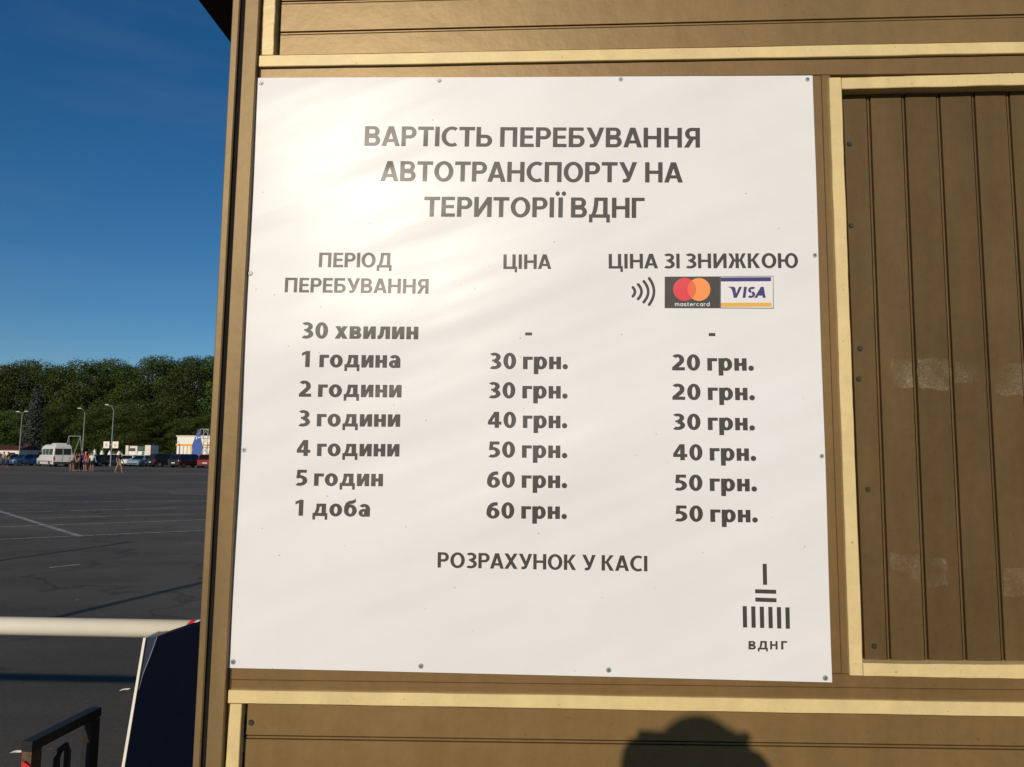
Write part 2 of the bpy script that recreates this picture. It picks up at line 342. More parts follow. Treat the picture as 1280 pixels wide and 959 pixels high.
bm = bmesh.new(); box(bm, -0.545, 0.48, 0.006, 0.045, zb_r+.001, zt_r-.012); obj('backing_board', bm, M['wall'], kiosk)
# cream beads
bm = bmesh.new(); hstrip(bm, TBt, TBb, xfl(2.28), XE, -0.007, 0.03, 0.0022, 2); obj('glazing_bead', bm, M['cream'], kiosk)
bm = bmesh.new(); hstrip(bm, LBt, LBb, xfl(1.10), XE, -0.007, 0.03, 0.0022, 3); obj('glazing_bead', bm, M['cream'], kiosk)
zl = hline(*TBt, -.52, -0.006)+.0012
bm = bmesh.new(); vq(bm, ((329.6, 0), (326.8, 69)), ((344.2, 0), (341.6, 69)), zl, ZT-.02, -0.006, 0.03, 0.002); obj('glazing_bead', bm, M['cream'], kiosk)
zl2 = hline(*LBb, -.56, -0.006)-.0012
bm = bmesh.new(); vq(bm, ((287.2, 880), (282, 959)), ((302.6, 880), (298, 959)), 0.10, zl2, -0.006, 0.03, 0.002); obj('glazing_bead', bm, M['cream'], kiosk)
zvt = hline((1036, 97), (1052, 96.6), .5, -.007); zvb = hline((1062, 845.2), (1080, 846.2), .5, -.007)
bm = bmesh.new(); vq(bm, ((1036.3, 97), (1062.8, 846)), ((1051.6, 97), (1079.2, 846)), zvb, zvt, -0.007, 0.03, 0.0022); obj('glazing_bead', bm, M['cream'], kiosk)
xb = vpx((1051.6, 97), (1079.2, 846), 2.2, -.006)+.0006; xb2 = vpx((1051.6, 97), (1079.2, 846), 1.15, -.006)+.0006
bm = bmesh.new(); hstrip(bm, PBt, PBb, xb, 1.62, -0.006, 0.03, 0.0022, 4); obj('glazing_bead', bm, M['cream'], kiosk)
bm = bmesh.new(); hstrip(bm, SBt, SBb, xb2, 1.62, -0.006, 0.03, 0.0022, 5); obj('glazing_bead', bm, M['cream'], kiosk)
# far stile beyond the shutter
bm = bmesh.new(); slab(bm, [(1.62, 1.10), (XE, 1.10), (XE, 2.27), (1.62, 2.27)], 0.002, 0.05, 0.001); obj('frame_stile', bm, M['wall'], kiosk)

# horizontal boarding above and below
def siding(name, lines, xl, xr, y=0.012, pieces=1):
    """lines: list of (zL, zR) joints from top to bottom"""
    bm = bmesh.new(); g = 0.0016; rib = 0.0042
    for (a, b) in zip(lines, lines[1:]):
        slab(bm, [(xl, b[0]+rib/2+g), (xr, b[1]+rib/2+g), (xr, a[1]-rib/2-g), (xl, a[0]-rib/2-g)], y, y+.012, 0.0007)
    for a in lines[1:-1]:
        slab(bm, [(xl, a[0]-rib/2+.0002), (xr, a[1]-rib/2+.0002), (xr, a[1]+rib/2-.0006), (xl, a[0]+rib/2-.0006)], y+.0012, y+.012, 0.0005)
    slab(bm, [(xl, lines[-1][0]), (xr, lines[-1][1]), (xr, lines[0][1]), (xl, lines[0][0])], y+.0085, y+.014, 0)
    return obj(name, bm, M['board'], kiosk)
ys = 0.012
xl_u = wall(350.5, 40, ys).x; xl_l = wall(305.5, 925, ys).x
def jl(pL, pR, xl): return (hline(pL, pR, xl, ys), hline(pL, pR, XE, ys))
up = [jl((349, 42+38.6*1.1), (1280, 19.8+42), xl_u)]
for k in range(0, 9): up.append(jl((349, 42-38.6*k), (1280, 19.8-39.5*k), xl_u))
up = up[::-1]; up[-1] = (hline(*TBt, xl_u, ys)-.004, hline(*TBt, XE, ys)-.004)
siding('siding_panel', up, xl_u, XE)
lo = [(hline(*LBb, xl_l, ys)+.004, hline(*LBb, XE, ys)+.004)]
for k in range(0, 17): lo.append(jl((307, 921.5+40.5*k), (1280, 935.4+40*k), xl_l))
siding('siding_panel', lo, xl_l, XE)
# ragged black sealant left in the gap beside the lower bead
bm = bmesh.new(); rr = random.Random(3)
zz = wall(303, 893, .01).z; prev = None
xg0 = wall(301, 893, .01).x
while zz > 0.45:
    wdt = 0.0058 + 0.0022*math.sin(zz*90) + rr.uniform(-.0012, .0012)
    x0 = vpx((302.6, 880), (298, 959), zz, .010) - .001
    cur = [bm.verts.new((x0, .0095, zz)), bm.verts.new((x0+wdt+.002, .0105, zz)), bm.verts.new((x0+wdt+.002, .02, zz)), bm.verts.new((x0, .02, zz))]
    if prev:
        for i in range(4): bm.faces.new((prev[i], prev[(i+1) % 4], cur[(i+1) % 4], cur[i]))
    else: bm.faces.new(cur)
    prev = cur; zz -= 0.004
obj('sealant', bm, M['gasket'], kiosk)

# vertical-board shutter on the right
def shutter_mat():
    m = mat('shutter_board', (0.102, 0.063, 0.025), 0.5, 0.5, 0.10, 5, 0.0009, 22, island=0.25, tint=(1.0, .78, .48), streak=.2, specks=.3)
    t = m.node_tree; p = t.nodes['Principled BSDF']; src = p.inputs['Base Color'].links[0].from_socket
    tcn = t.nodes.new('ShaderNodeTexCoord'); sep = t.nodes.new('ShaderNodeSeparateXYZ'); t.links.new(tcn.outputs['Object'], sep.inputs[0])
    nzz = t.nodes.new('ShaderNodeTexNoise'); nzz.inputs['Scale'].default_value = 40; nzz.inputs['Detail'].default_value = 4; t.links.new(tcn.outputs['Object'], nzz.inputs['Vector'])
    scr = t.nodes.new('ShaderNodeTexNoise'); scr.inputs['Scale'].default_value = 210; scr.inputs['Detail'].default_value = 5; scr.inputs['Roughness'].default_value = 0.8; scr.inputs['Distortion'].default_value = 1.5
    t.links.new(tcn.outputs['Object'], scr.inputs['Vector'])
    big = t.nodes.new('ShaderNodeTexNoise'); big.inputs['Scale'].default_value = 13; big.inputs['Detail'].default_value = 2; t.links.new(tcn.outputs['Object'], big.inputs['Vector'])
    def mth(op, a, b=None):
        n = t.nodes.new('ShaderNodeMath'); n.operation = op
        for i, x in enumerate((a, b)):
            if x is None: continue
            if isinstance(x, (int, float)): n.inputs[i].default_value = x
            else: t.links.new(x, n.inputs[i])
        return n.outputs[0]
    jit = mth('MULTIPLY', mth('SUBTRACT', nzz.outputs['Fac'], 0.5), 0.018)
    def band(x0, x1, z0, z1, wgt):
        zj = mth('ADD', sep.outputs['Z'], jit); xj = mth('ADD', sep.outputs['X'], jit)
        a = mth('MULTIPLY', mth('GREATER_THAN', zj, z0), mth('LESS_THAN', zj, z1))
        b = mth('MULTIPLY', mth('GREATER_THAN', xj, x0), mth('LESS_THAN', xj, x1))
        return mth('MULTIPLY', mth('MULTIPLY', a, b), wgt)
    def at(px, py): pp = wall(px, py, .02); return pp.x, pp.z
    bands = []
    for (l, r, tp, bt, wgt) in ((1113, 1142, 450, 485, 1.0), (1147, 1190, 449, 487, .9), (1193, 1240, 453, 478, .55), (1240, 1400, 455, 495, .7),
                                (1111, 1150, 692, 731, .85), (1157, 1184, 697, 733, .7), (1252, 1300, 710, 745, .6)):
        x0, z1 = at(l, tp); x1, z0 = at(r, bt); bands.append(band(x0, x1, z0, z1, wgt))
    s = bands[0]
    for b in bands[1:]: s = mth('ADD', s, b)
    rp = t.nodes.new('ShaderNodeMapRange'); rp.inputs[1].default_value = 0.47; rp.inputs[2].default_value = 0.66; t.links.new(scr.outputs['Fac'], rp.inputs[0])
    rb = t.nodes.new('ShaderNodeMapRange'); rb.inputs[1].default_value = 0.35; rb.inputs[2].default_value = 0.62; t.links.new(big.outputs['Fac'], rb.inputs[0])
    f = mth('MULTIPLY', mth('MULTIPLY', s, rb.outputs[0]), mth('ADD', mth('MULTIPLY', rp.outputs[0], .55), .07))
    mxx = t.nodes.new('ShaderNodeMixRGB'); mxx.inputs[2].default_value = (0.44, 0.38, 0.30, 1)
    t.links.new(f, mxx.inputs[0]); t.links.new(src, mxx.inputs[1]); t.links.new(mxx.outputs[0], p.inputs['Base Color'])
    return m
yp = 0.018
tp, bt = [1085.3, 1129, 1172.6, 1216.3, 1259.8], [1111.6, 1158.9, 1206.8, 1254.6, 1302]
for k in range(12): tp.append(1259.8+43.7*(k+1)); bt.append(1302+47.6*(k+1))
zt0 = lambda x: hline((1052, 117.5), (1280, 113.5), x, yp)
zb0 = lambda x: hline((1080, 826.5), (1280, 828.8), x, yp)
def jx(k, z):
    if k < 0: return vpx((1053.5, 118), (1081.5, 826), z, yp)
    return vpx((tp[k], 118), (bt[k], 826), z, yp)
shut = obj('shutter', bmesh.new(), M['dark'], kiosk)
bm = bmesh.new(); rib = 0.0042; g = 0.0019
NB = max(k for k in range(16) if jx(k, 2.2) < 1.618)
for k in range(-1, NB):
    zt, zb_ = zt0(jx(k, 2.2)), zb0(jx(k, 1.2))
    l0 = jx(k, zb_)+(rib/2+g if k >= 0 else 0); l1 = jx(k, zt)+(rib/2+g if k >= 0 else 0)
    r_0 = jx(k+1, zb_)-rib/2-g; r_1 = jx(k+1, zt)-rib/2-g
    slab(bm, [(l0, zb_), (r_0, zb_), (r_1, zt), (l1, zt)], yp, yp+.012, 0.0007)
    if k >= 0:
        slab(bm, [(jx(k, zb_)-rib/2+.0003, zb_+.0006), (jx(k, zb_)+rib/2-.0008, zb_+.0006), (jx(k, zt)+rib/2-.0008, zt-.0006), (jx(k, zt)-rib/2+.0003, zt-.0006)], yp+.0018, yp+.012, 0.0005)
slab(bm, [(jx(-1, 1.2)+.001, zb0(.6)+.003), (1.618, zb0(1.2)+.003), (1.618, zt0(1.2)-.003), (jx(-1, 2.2)+.001, zt0(.6)-.003)], yp+.009, yp+.014, 0)
bm.to_mesh(shut.data); bm.free(); shut.data.materials.clear(); shut.data.materials.append(shutter_mat())
# screws in shutter and boarding
for i, (px, py) in enumerate(((1062, 180), (1064, 282), (1075, 436), (1073.5, 474), (1085, 612), (1093, 808))):
    bm = bmesh.new(); p = wall(px, py, yp)
    disc_y(bm, p.x, yp, p.z, 0.0052, 0.0022); disc_y(bm, p.x, yp-.0021, p.z, 0.0024, 0.0008)
    obj('screw', bm, M['screw'], shut)
for (px, py) in ((314, 903.5),):
    bm = bmesh.new(); p = wall(px, py, ys); disc_y(bm, p.x, ys, p.z, 0.0056, 0.002); disc_y(bm, p.x, ys-.0019, p.z, 0.0026, 0.0008); obj('screw', bm, M['screw'], kiosk)
# body of the kiosk behind its front, roof
xpl = vx(290.6, 240.2, 1.5, 0)+.004
bm = bmesh.new(); box(bm, xpl+.006, xpl+.05, 0.062, 2.4, ZB, ZT); obj('side_wall', bm, M['board'], kiosk)
bm = bmesh.new(); box(bm, XE+.001, XE+.06, -0.004, 2.4, ZB, ZT); obj('side_wall', bm, M['board'], kiosk)
bm = bmesh.new(); box(bm, xpl+.055, XE-.005, 2.34, 2.4, ZB, ZT); obj('back_wall', bm, M['board'], kiosk)
bm = bmesh.new(); box(bm, xpl+.01, XE+.05, 0.0765, 2.33, 0, ZB-.001); obj('plinth', bm, M['dark'], kiosk)
bm = bmesh.new()
pe = wall(263, 0, 0); 
ov = 0.36
box(bm, xpl-ov, XE+.3, -0.20, 2.75, ZT, ZT+.14); roof = obj('roof', bm, M['roof'], kiosk)
bmv = bmesh.new(); bmv.from_mesh(roof.data); bmesh.ops.bevel(bmv, geom=bmv.edges[:], offset=.03, segments=4, affect='EDGES'); bmv.to_mesh(roof.data); bmv.free()

# =================================================================== LETTERING
def seg_ring(cx, cy, rx, ry, tx, ty, a0=0, a1=360, n=None):
    n = n or max(6, int(abs(a1-a0)/9)); out = []
    for i in range(n):
        p, s = R(lerp(a0, a1, i/n)), R(lerp(a0, a1, (i+1)/n))
        out.append([(cx+rx*math.cos(p), cy+ry*math.sin(p)), (cx+rx*math.cos(s), cy+ry*math.sin(s)),
                    (cx+(rx-tx)*math.cos(s), cy+(ry-ty)*math.sin(s)), (cx+(rx-tx)*math.cos(p), cy+(ry-ty)*math.sin(p))])
    return [('strip', out)]
def rc(x0, y0, x1, y1): return [('poly', [(x0, y0), (x1, y0), (x1, y1), (x0, y1)])]
def pl(*p): return [('poly', list(p))]
def circ(cx, cy, r, n=20): return [('poly', [(cx+r*math.cos(2*math.pi*k/n), cy+r*math.sin(2*math.pi*k/n)) for k in range(n)])]
def bowl(x0, x1, y0, y1, v, h):
    ry = (y1-y0)/2; rx = min(ry*1.08, (x1-x0)*.8); cx = x1-rx
    return rc(x0, y0, cx+.001, y0+h)+rc(x0, y1-h, cx+.001, y1)+seg_ring(cx, (y0+y1)/2, rx, ry, v, h, -90, 90, 14)
def mir(sh, w): return [(k, [(w-x, y) for x, y in d] if k == 'poly' else [[(w-x, y) for x, y in qd] for qd in d]) for k, d in sh]
def off(sh, dx, dy=0, sx=1, sy=1): return [(k, [(x*sx+dx, y*sy+dy) for x, y in d] if k == 'poly' else [[(x*sx+dx, y*sy+dy) for x, y in qd] for qd in d]) for k, d in sh]

def karm(v, w, t):
    return pl((v*.85, .43), (v*.85, .60), (v+.05, .60), (w-t, 1), (w-.015, 1), (v+.20, .53)) + pl((v+.01, .57), (v+.21, .60), (w, 0), (w-t, 0))
def caps(v, h):
    G = {}
    st = rc(0, 0, v, 1)
    G['В'] = (.80, st+bowl(v*.5, .75, .47, 1, v*.98, h*.95)+bowl(v*.5, .80, 0, .56, v*1.02, h))
    w = .93; tv = v*1.04; dx = w/2-.13
    leg = pl((0, 0), (tv, 0), (tv+dx, 1), (dx, 1))
    G['А'] = (w, leg+mir(leg, w)+rc(.17, .20, w-.17, .20+h*.93))
    G['Р'] = (.76, st+bowl(v*.5, .76, .39, 1, v, h))
    G['Т'] = (.80, rc(0, 1-h*1.04, .80, 1)+rc(.4-v/2, 0, .4+v/2, 1))
    G['І'] = (v, st)
    G['Ї'] = (v, st+circ(v/2-.155, 1.19, .112)+circ(v/2+.155, 1.19, .112))
    G['С'] = (.82, seg_ring(.53, .5, .53, .515, v*1.03, h*.98, 57, 303))
    G['Ь'] = (.80, st+bowl(v*.5, .80, 0, .61, v, h))
    G['П'] = (.86, st+rc(.86-v, 0, .86, 1)+rc(0, 1-h, .86, 1))
    G['Е'] = (.69, st+rc(0, 1-h, .67, 1)+rc(0, 0, .69, h)+rc(0, .43, .63, .43+h*.95))
    G['Б'] = (.80, st+rc(0, 1-h, .74, 1)+bowl(v*.5, .80, 0, .61, v, h))
    G['У'] = (.90, pl((0, 1), (.245, 1), (.53, .43), (.50, .18), (.40, .22))+pl((.665, 1), (.90, 1), (.62, .27), (.54, .10), (.45, .02), (.33, -.012), (.17, 0), (.19, .165), (.31, .165), (.37, .20), (.42, .31)))
    G['Н'] = (.875, st+rc(.875-v, 0, .875, 1)+rc(0, .42, .875, .42+h))
    G['Я'] = (.79, rc(.79-v, 0, .79, 1)+mir(bowl(v*.5, .74, .40, 1, v, h), .79)+pl((0, 0), (.245, 0), (.52, .46), (.27, .46)))
    G['О'] = (.98, seg_ring(.49, .5, .49, .515, v*1.05, h, 0, 360, 40))
    G['И'] = (.88, st+rc(.88-v, 0, .88, 1)+pl((v*.9, 0.0), (v*1.02, 0.0), (.88-v*.9, .66), (.88-v*.9, 1), (.88-v*1.02, 1), (v*.9, .34)))
    w = 1.03
    G['Д'] = (w, rc(0, 0, w, h)+rc(0, -.235, .175, h)+rc(w-.175, -.235, w, h)+rc(w-.11-v, 0, w-.11, 1)+rc(.27, 1-h, w-.11, 1)+pl((.10, h*.6), (.29, h*.6), (.40, .34), (.455, .66), (.47, 1), (.26, 1), (.235, .62), (.17, .30)))
    G['Г'] = (.64, st+rc(0, 1-h, .64, 1))
    G['Ц'] = (.95, st+rc(.62, 0, .62+v, 1)+rc(0, 0, .95, h)+rc(.78, -.23, .95, h))
    G['З'] = (.72, seg_ring(.31, .745, .37, .27, v, h, 142, -90)+seg_ring(.29, .275, .43, .29, v*1.05, h, 90, -132)+rc(.17, .475, .34, .475+h*.7))
    G['К'] = (.82, st+karm(v, .82, .27))
    ka = karm(v/2, .60, .25)
    G['Ж'] = (1.20, rc(.6-v/2, 0, .6+v/2, 1)+off(ka, .60)+mir(off(ka, .60), 1.20))
    G['Ю'] = (1.33, st+rc(v*.5, .42, .55, .42+h)+seg_ring(.89, .5, .44, .515, v, h, 0, 360, 40))
    G['Х'] = (.90, pl((0, 1), (.265, 1), (.90, 0), (.635, 0))+pl((.645, 1), (.89, 1), (.255, 0), (0, 0)))
    return G
def lower(v, h):
    G = {}; st = rc(0, 0, v, 1)
    G['х'] = (1.04, pl((.02, 1), (.42, 1), (1.04, 0), (.63, 0))+pl((.63, 1), (1.02, 1), (.39, 0), (0, 0)))
    G['в'] = (.95, st+bowl(v*.5, .90, .46, 1, v*.95, h*.86)+bowl(v*.5, .95, 0, .56, v, h*.88))
    G['и'] = (1.0, st+rc(1-v, 0, 1, 1)+pl((v*.9, 0), (v*1.05, 0), (1-v*.9, .55), (1-v*.9, 1), (1-v*1.05, 1), (v*.9, .45)))
    G['л'] = (1.0, rc(1-v, 0, 1, 1)+rc(.22, 1-h, 1, 1)+pl((0, 0), (.16, -.01), (.34, .06), (.46, .24), (.53, .6), (.54, 1), (.22, 1), (.20, .55), (.13, .30), (0, .27)))
    G['н'] = (.96, st+rc(.96-v, 0, .96, 1)+rc(0, .38, .96, .38+h))
    G['о'] = (1.07, seg_ring(.535, .5, .535, .525, v*1.03, h*.95, 0, 360, 32))
    G['г'] = (.78, st+rc(0, 1-h, .78, 1))
    w = 1.24
    G['д'] = (w, rc(0, 0, w, h)+rc(0, -.29, .22, h)+rc(w-.22, -.29, w, h)+rc(w-.13-v, 0, w-.13, 1)+rc(.32, 1-h*.95, w-.13, 1)+pl((.10, h*.7), (.38, h*.7), (.52, .4), (.58, .7), (.60, 1), (.31, 1), (.28, .6), (.2, .35)))
    G['а'] = (.95, rc(.95-v, 0, .95, .62)+seg_ring(.47, .62, .48, .405, v, h*.92, 0, 148)+seg_ring(.40, .295, .40, .315, v*.92, h*.72, 0, 360, 28)+rc(.38, .40, .70, .62))
    G['р'] = (1.07, rc(0, -.40, v, 1)+seg_ring(.57, .5, .50, .525, v, h*.95, 0, 360, 32))
    G['б'] = (1.07, seg_ring(.535, .47, .535, .495, v*1.03, h*.95, 0, 360, 32)+pl((0, .45), (.02, .80), (.14, 1.07), (.36, 1.23), (.66, 1.28), (.80, 1.32), (.97, 1.44), (.97, 1.20), (.88, 1.08), (.70, 1.02), (.47, .98), (.36, .86), (.33, .62)))
    G['.'] = (.42, circ(.21, .20, .215))
    return G
def digits(v, h):
    G = {}
    G['0'] = (.80, seg_ring(.40, .5, .40, .515, v, h, 0, 360, 36))
    G['1'] = (.52, rc(.52-v, 0, .52, 1)+pl((0, .70), (.0, .88), (.30, 1), (.52, 1), (.40, .86)))
    G['2'] = (.77, rc(0, 0, .77, h*1.05)+seg_ring(.33, .67, .405, .345, v, h, 140, -38)+pl((0, .13), (.0, .19), (.40, .56), (.62, .65), (.67, .48), (.53, .33), (.33, .16)))
    G['3'] = (.74, seg_ring(.31, .74, .38, .275, v*.97, h*.9, 138, -90)+seg_ring(.28, .28, .46, .295, v, h, 90, -126)+rc(.16, .465, .36, .465+h*.66))
    G['4'] = (.86, rc(.43, 0, .43+v*.95, 1)+rc(0, .20, .86, .20+h)+pl((0, .24), (0, .40), (.40, 1), (.56, 1), (.45, .72), (.25, .40)))
    G['5'] = (.76, rc(.11, 1-h, .71, 1)+pl((.075, .46), (.11, 1), (.335, 1), (.31, .50))+seg_ring(.28, .325, .48, .335, v, h*.98, 118, -122)+rc(.07, .46, .2, .62))
    G['6'] = (.81, seg_ring(.415, .33, .405, .345, v, h*.9, 0, 360, 32)+pl((.01, .36), (.03, .56), (.12, .78), (.28, .94), (.48, 1.01), (.70, 1.01), (.70, .80), (.52, .79), (.38, .71), (.30, .58), (.28, .40)))
    return G

CAPB = caps(0.225, 0.165)
LOWB = lower(0.37, 0.25); DIGB = digits(0.29, 0.19)
XH = 0.775                                   # x-height over figure height in the rows

YS = -0.0055                                  # sign face
SC = [wall(321, 98, YS), wall(1016, 94, YS), wall(1040, 853, YS), wall(285, 835, YS)]
sx0, sx1 = (SC[0].x+SC[3].x)/2, (SC[1].x+SC[2].x)/2
sz0, sz1 = (SC[2].z+SC[3].z)/2, (SC[0].z+SC[1].z)/2
def warp(x, z):
    """gentle unevenness of the thin sheet, metres towards the wall"""
    u = (x-sx0)/(sx1-sx0); vv = (z-sz0)/(sz1-sz0)
    d = 0.0013*math.sin(14*vv-3*u+3.1)+0.0007*math.sin(5.5*vv+4.2*u)+0.0003*math.sin(11*u+3*vv)
    return d
def wp(x, z, lift): return (x, YS+warp(x, z)-lift, z)

sign = thing('price_board', 'large white printed board of parking prices screwed to the brown kiosk wall', 'sign', (0, 0, 0))
# sheet
NX, NZ = 56, 56
def sheet_pt(u, vv):
    a = SC[3].lerp(SC[2], u); b = SC[0].lerp(SC[1], u); p = a.lerp(b, vv); x, z = p.x, p.z
    if u < .5: x += (.5-u)*2*0.0018*math.sin(vv*9+1)     # slightly wavy cut edge
    return x, z
bm = bmesh.new(); gr = []; gb = []
for j in range(NZ+1):
    gr.append([bm.verts.new(wp(*sheet_pt(i/NX, j/NZ), 0)) for i in range(NX+1)])
    gb.append([bm.verts.new((lambda p: (p[0], p[1]+.0016, p[2]))(wp(*sheet_pt(i/NX, j/NZ), 0))) for i in range(NX+1)])
for j in range(NZ):
    for i in range(NX):
        f = bm.faces.new((gr[j][i], gr[j][i+1], gr[j+1][i+1], gr[j+1][i])); f.smooth = True
        bm.faces.new((gb[j+1][i], gb[j+1][i+1], gb[j][i+1], gb[j][i]))
cp = lambda v_: bm.verts.new(v_.co)
gr = [[cp(v_) for v_ in r_] if j in (0, NZ) else [cp(r_[0])]+r_[1:-1]+[cp(r_[-1])] for j, r_ in enumerate(gr)]
for i in range(NX):
    bm.faces.new((gb[0][i], gb[0][i+1], gr[0][i+1], gr[0][i])); bm.faces.new((gr[NZ][i], gr[NZ][i+1], gb[NZ][i+1], gb[NZ][i]))
    bm.faces.new((gr[i][0], gr[i+1][0], gb[i+1][0], gb[i][0])); bm.faces.new((gb[i][NX], gb[i+1][NX], gr[i+1][NX], gr[i][NX]))
def print_mat(name, col, var=0.0, specks=False, rough=0.31):
    m = mat(name, col, rough, 0.14, coat=0.65, coatr=0.60)
    t = m.node_tree; p = t.nodes['Principled BSDF']; tcn = t.nodes.new('ShaderNodeTexCoord')
    mp1 = t.nodes.new('ShaderNodeMapping'); mp1.vector_type = 'TEXTURE'; mp1.inputs['Rotation'].default_value = (0, R(-20), 0); mp1.inputs['Scale'].default_value = (.95, 1, .24); mp1.inputs['Location'].default_value = (.31, 0, .17)
    n1 = t.nodes.new('ShaderNodeTexNoise'); n1.inputs['Scale'].default_value = 1.5; n1.inputs['Detail'].default_value = 2; n1.inputs['Roughness'].default_value = 0.4
    t.links.new(tcn.outputs['Object'], mp1.inputs['Vector']); t.links.new(mp1.outputs[0], n1.inputs['Vector'])
    b1 = t.nodes.new('ShaderNodeBump'); b1.inputs['Strength'].default_value = 1.0; b1.inputs['Distance'].default_value = 0.015
    t.links.new(n1.outputs['Fac'], b1.inputs['Height'])
    n2 = t.nodes.new('ShaderNodeTexNoise'); n2.inputs['Scale'].default_value = 260; n2.inputs['Detail'].default_value = 3
    t.links.new(tcn.outputs['Object'], n2.inputs['Vector'])
    b2 = t.nodes.new('ShaderNodeBump'); b2.inputs['Strength'].default_value = 1.0; b2.inputs['Distance'].default_value = 0.00007
    t.links.new(n2.outputs['Fac'], b2.inputs['Height']); t.links.new(b1.outputs[0], b2.inputs['Normal']); t.links.new(b2.outputs[0], p.inputs['Normal'])
    if specks:
        vo = t.nodes.new('ShaderNodeTexVoronoi'); vo.inputs['Scale'].default_value = 34; t.links.new(tcn.outputs['Object'], vo.inputs['Vector'])
        rs = t.nodes.new('ShaderNodeMapRange'); rs.inputs[1].default_value = 0.025; rs.inputs[2].default_value = 0.07; rs.inputs[3].default_value = 1; rs.inputs[4].default_value = 0; t.links.new(vo.outputs['Distance'], rs.inputs[0])
        sel = t.nodes.new('ShaderNodeMath'); sel.operation = 'GREATER_THAN'; sel.inputs[1].default_value = 0.55
        sp = t.nodes.new('ShaderNodeSeparateColor'); t.links.new(vo.outputs['Color'], sp.inputs[0]); t.links.new(sp.outputs[0], sel.inputs[0])
        ml = t.nodes.new('ShaderNodeMath'); ml.operation = 'MULTIPLY'; t.links.new(rs.outputs[0], ml.inputs[0]); t.links.new(sel.outputs[0], ml.inputs[1])
        ml2 = t.nodes.new('ShaderNodeMath'); ml2.operation = 'MULTIPLY'; t.links.new(ml.outputs[0], ml2.inputs[0]); t.links.new(sp.outputs[1], ml2.inputs[1])
        n3 = t.nodes.new('ShaderNodeTexNoise'); n3.inputs['Scale'].default_value = 3.5; n3.inputs['Detail'].default_value = 7; n3.inputs['Roughness'].default_value = .65; t.links.new(tcn.outputs['Object'], n3.inputs['Vector'])
        rr_ = t.nodes.new('ShaderNodeValToRGB'); rr_.color_ramp.elements[0].position = .3; rr_.color_ramp.elements[1].position = .65
        rr_.color_ramp.elements[0].color = (col[0]*.955, col[1]*.95, col[2]*.93, 1); rr_.color_ramp.elements[1].color = (*col, 1); t.links.new(n3.outputs['Fac'], rr_.inputs[0])
        mxx = t.nodes.new('ShaderNodeMixRGB'); mxx.inputs[2].default_value = (0.30, 0.25, 0.18, 1)
        t.links.new(ml2.outputs[0], mxx.inputs[0]); t.links.new(rr_.outputs[0], mxx.inputs[1]); t.links.new(mxx.outputs[0], p.inputs['Base Color'])
    return m
obj('sheet', bm, print_mat('white_print', (0.695, 0.69, 0.695), specks=True), sign)
INK = print_mat('black_print', (0.042, 0.038, 0.034))
_lay = [0]
def emit(bm, shapes, fx, mi=0, lift=0.00035):
    for k, d in shapes:
        _lay[0] = (_lay[0]+1) % 9; lf = lift+_lay[0]*0.00001
        if k == 'poly':
            vs = [bm.verts.new(wp(*fx(x, y), lf)) for x, y in d]
            f = bm.faces.new(vs); f.normal_update()
            if f.normal.y > 0: f.normal_flip()
            f.material_index = mi
        else:
            for qd in d:
                f = bm.faces.new([bm.verts.new(wp(*fx(x, y), lf)) for x, y in qd]); f.normal_update()
                if f.normal.y > 0: f.normal_flip()
                f.material_index = mi
def layout(text, kind):
    """glyph shapes along a baseline, in figure/cap heights"""
    x = 0; out = []; prev = None; last = None
    for ch in text:
        if ch == ' ':
            x += (.62 if last == '1' else .43) if kind == 'row' else .40; prev = None; continue
        if ch in CAPB and kind == 'cap': wdt, sh = CAPB[ch]; s = 1
        elif ch in DIGB: wdt, sh = DIGB[ch]; s = 1
        else: wdt, sh = LOWB[ch]; s = XH
        sb = .10
        if kind == 'row': sb = .118
        for a, b, kk in (('ПР', None, 0),):
            pass
        if prev is not None:
            gp = sb
            rnd, opn = 'СОЗЮооРЬБВрбав0356', 'АТУХГ'
            if prev in 'АТУГ' or ch in 'АТУ': gp -= .025
            if (prev in 'РТУ' and ch in 'АД') or (prev in 'А' and ch in 'ТУХ'): gp -= .045
            if prev in 'НПІИЇМ' and ch in 'НПІИЇРВЕБКЦ': gp += .05
            if prev in 'ІЇ' and ch in 'ІЇ': gp += .06
            if prev == 'г' and ch in 'ор': gp -= .05
            if ch == '.': gp -= .02
            x += gp
        out += off(sh, x, 0, s, s); x += wdt*s; prev = last = ch
    return out, x
def text_line(bm, text, left, right, hpx, kind, mi=0):
    sh, wd = layout(text, kind)
    A, B = wall(*left, YS), wall(*right, YS); T = wall(left[0]-.0, left[1]-hpx, YS)
    d = B-A; Ht = (T-A).length; upv = Vector((-d.z, 0, d.x)).normalized()
    ddir = d/wd
    # uprights lean as the sheet's own side edges do
    def fx(x, y):
        p = A + ddir*x + upv*Ht*y; return p.x, p.z
    emit(bm, sh, fx, mi)
for nm, *ar in (('heading_lettering', 'ВАРТІСТЬ ПЕРЕБУВАННЯ', (455.4, 182.2), (875.1, 184.5), 24.4), ('heading_lettering', 'АВТОТРАНСПОРТУ НА', (475.3, 226.3), (853.5, 228.4), 25),
                ('heading_lettering', 'ТЕРИТОРІЇ ВДНГ', (529.7, 270.9), (805.7, 272.8), 25), ('column_heading_lettering', 'ПЕРІОД', (398.7, 334.3), (489.7, 334.9), 18.2),
                ('column_heading_lettering', 'ПЕРЕБУВАННЯ', (356, 365.6), (535.7, 367.6), 18.2), ('column_heading_lettering', 'ЦІНА', (629.2, 336.6), (689.2, 336.6), 18.2),
                ('column_heading_lettering', 'ЦІНА ЗІ ЗНИЖКОЮ', (760.8, 336.0), (997.9, 335.0), 18.2)):
    bm = bmesh.new(); text_line(bm, *ar, 'cap'); obj(nm, bm, INK, sign)
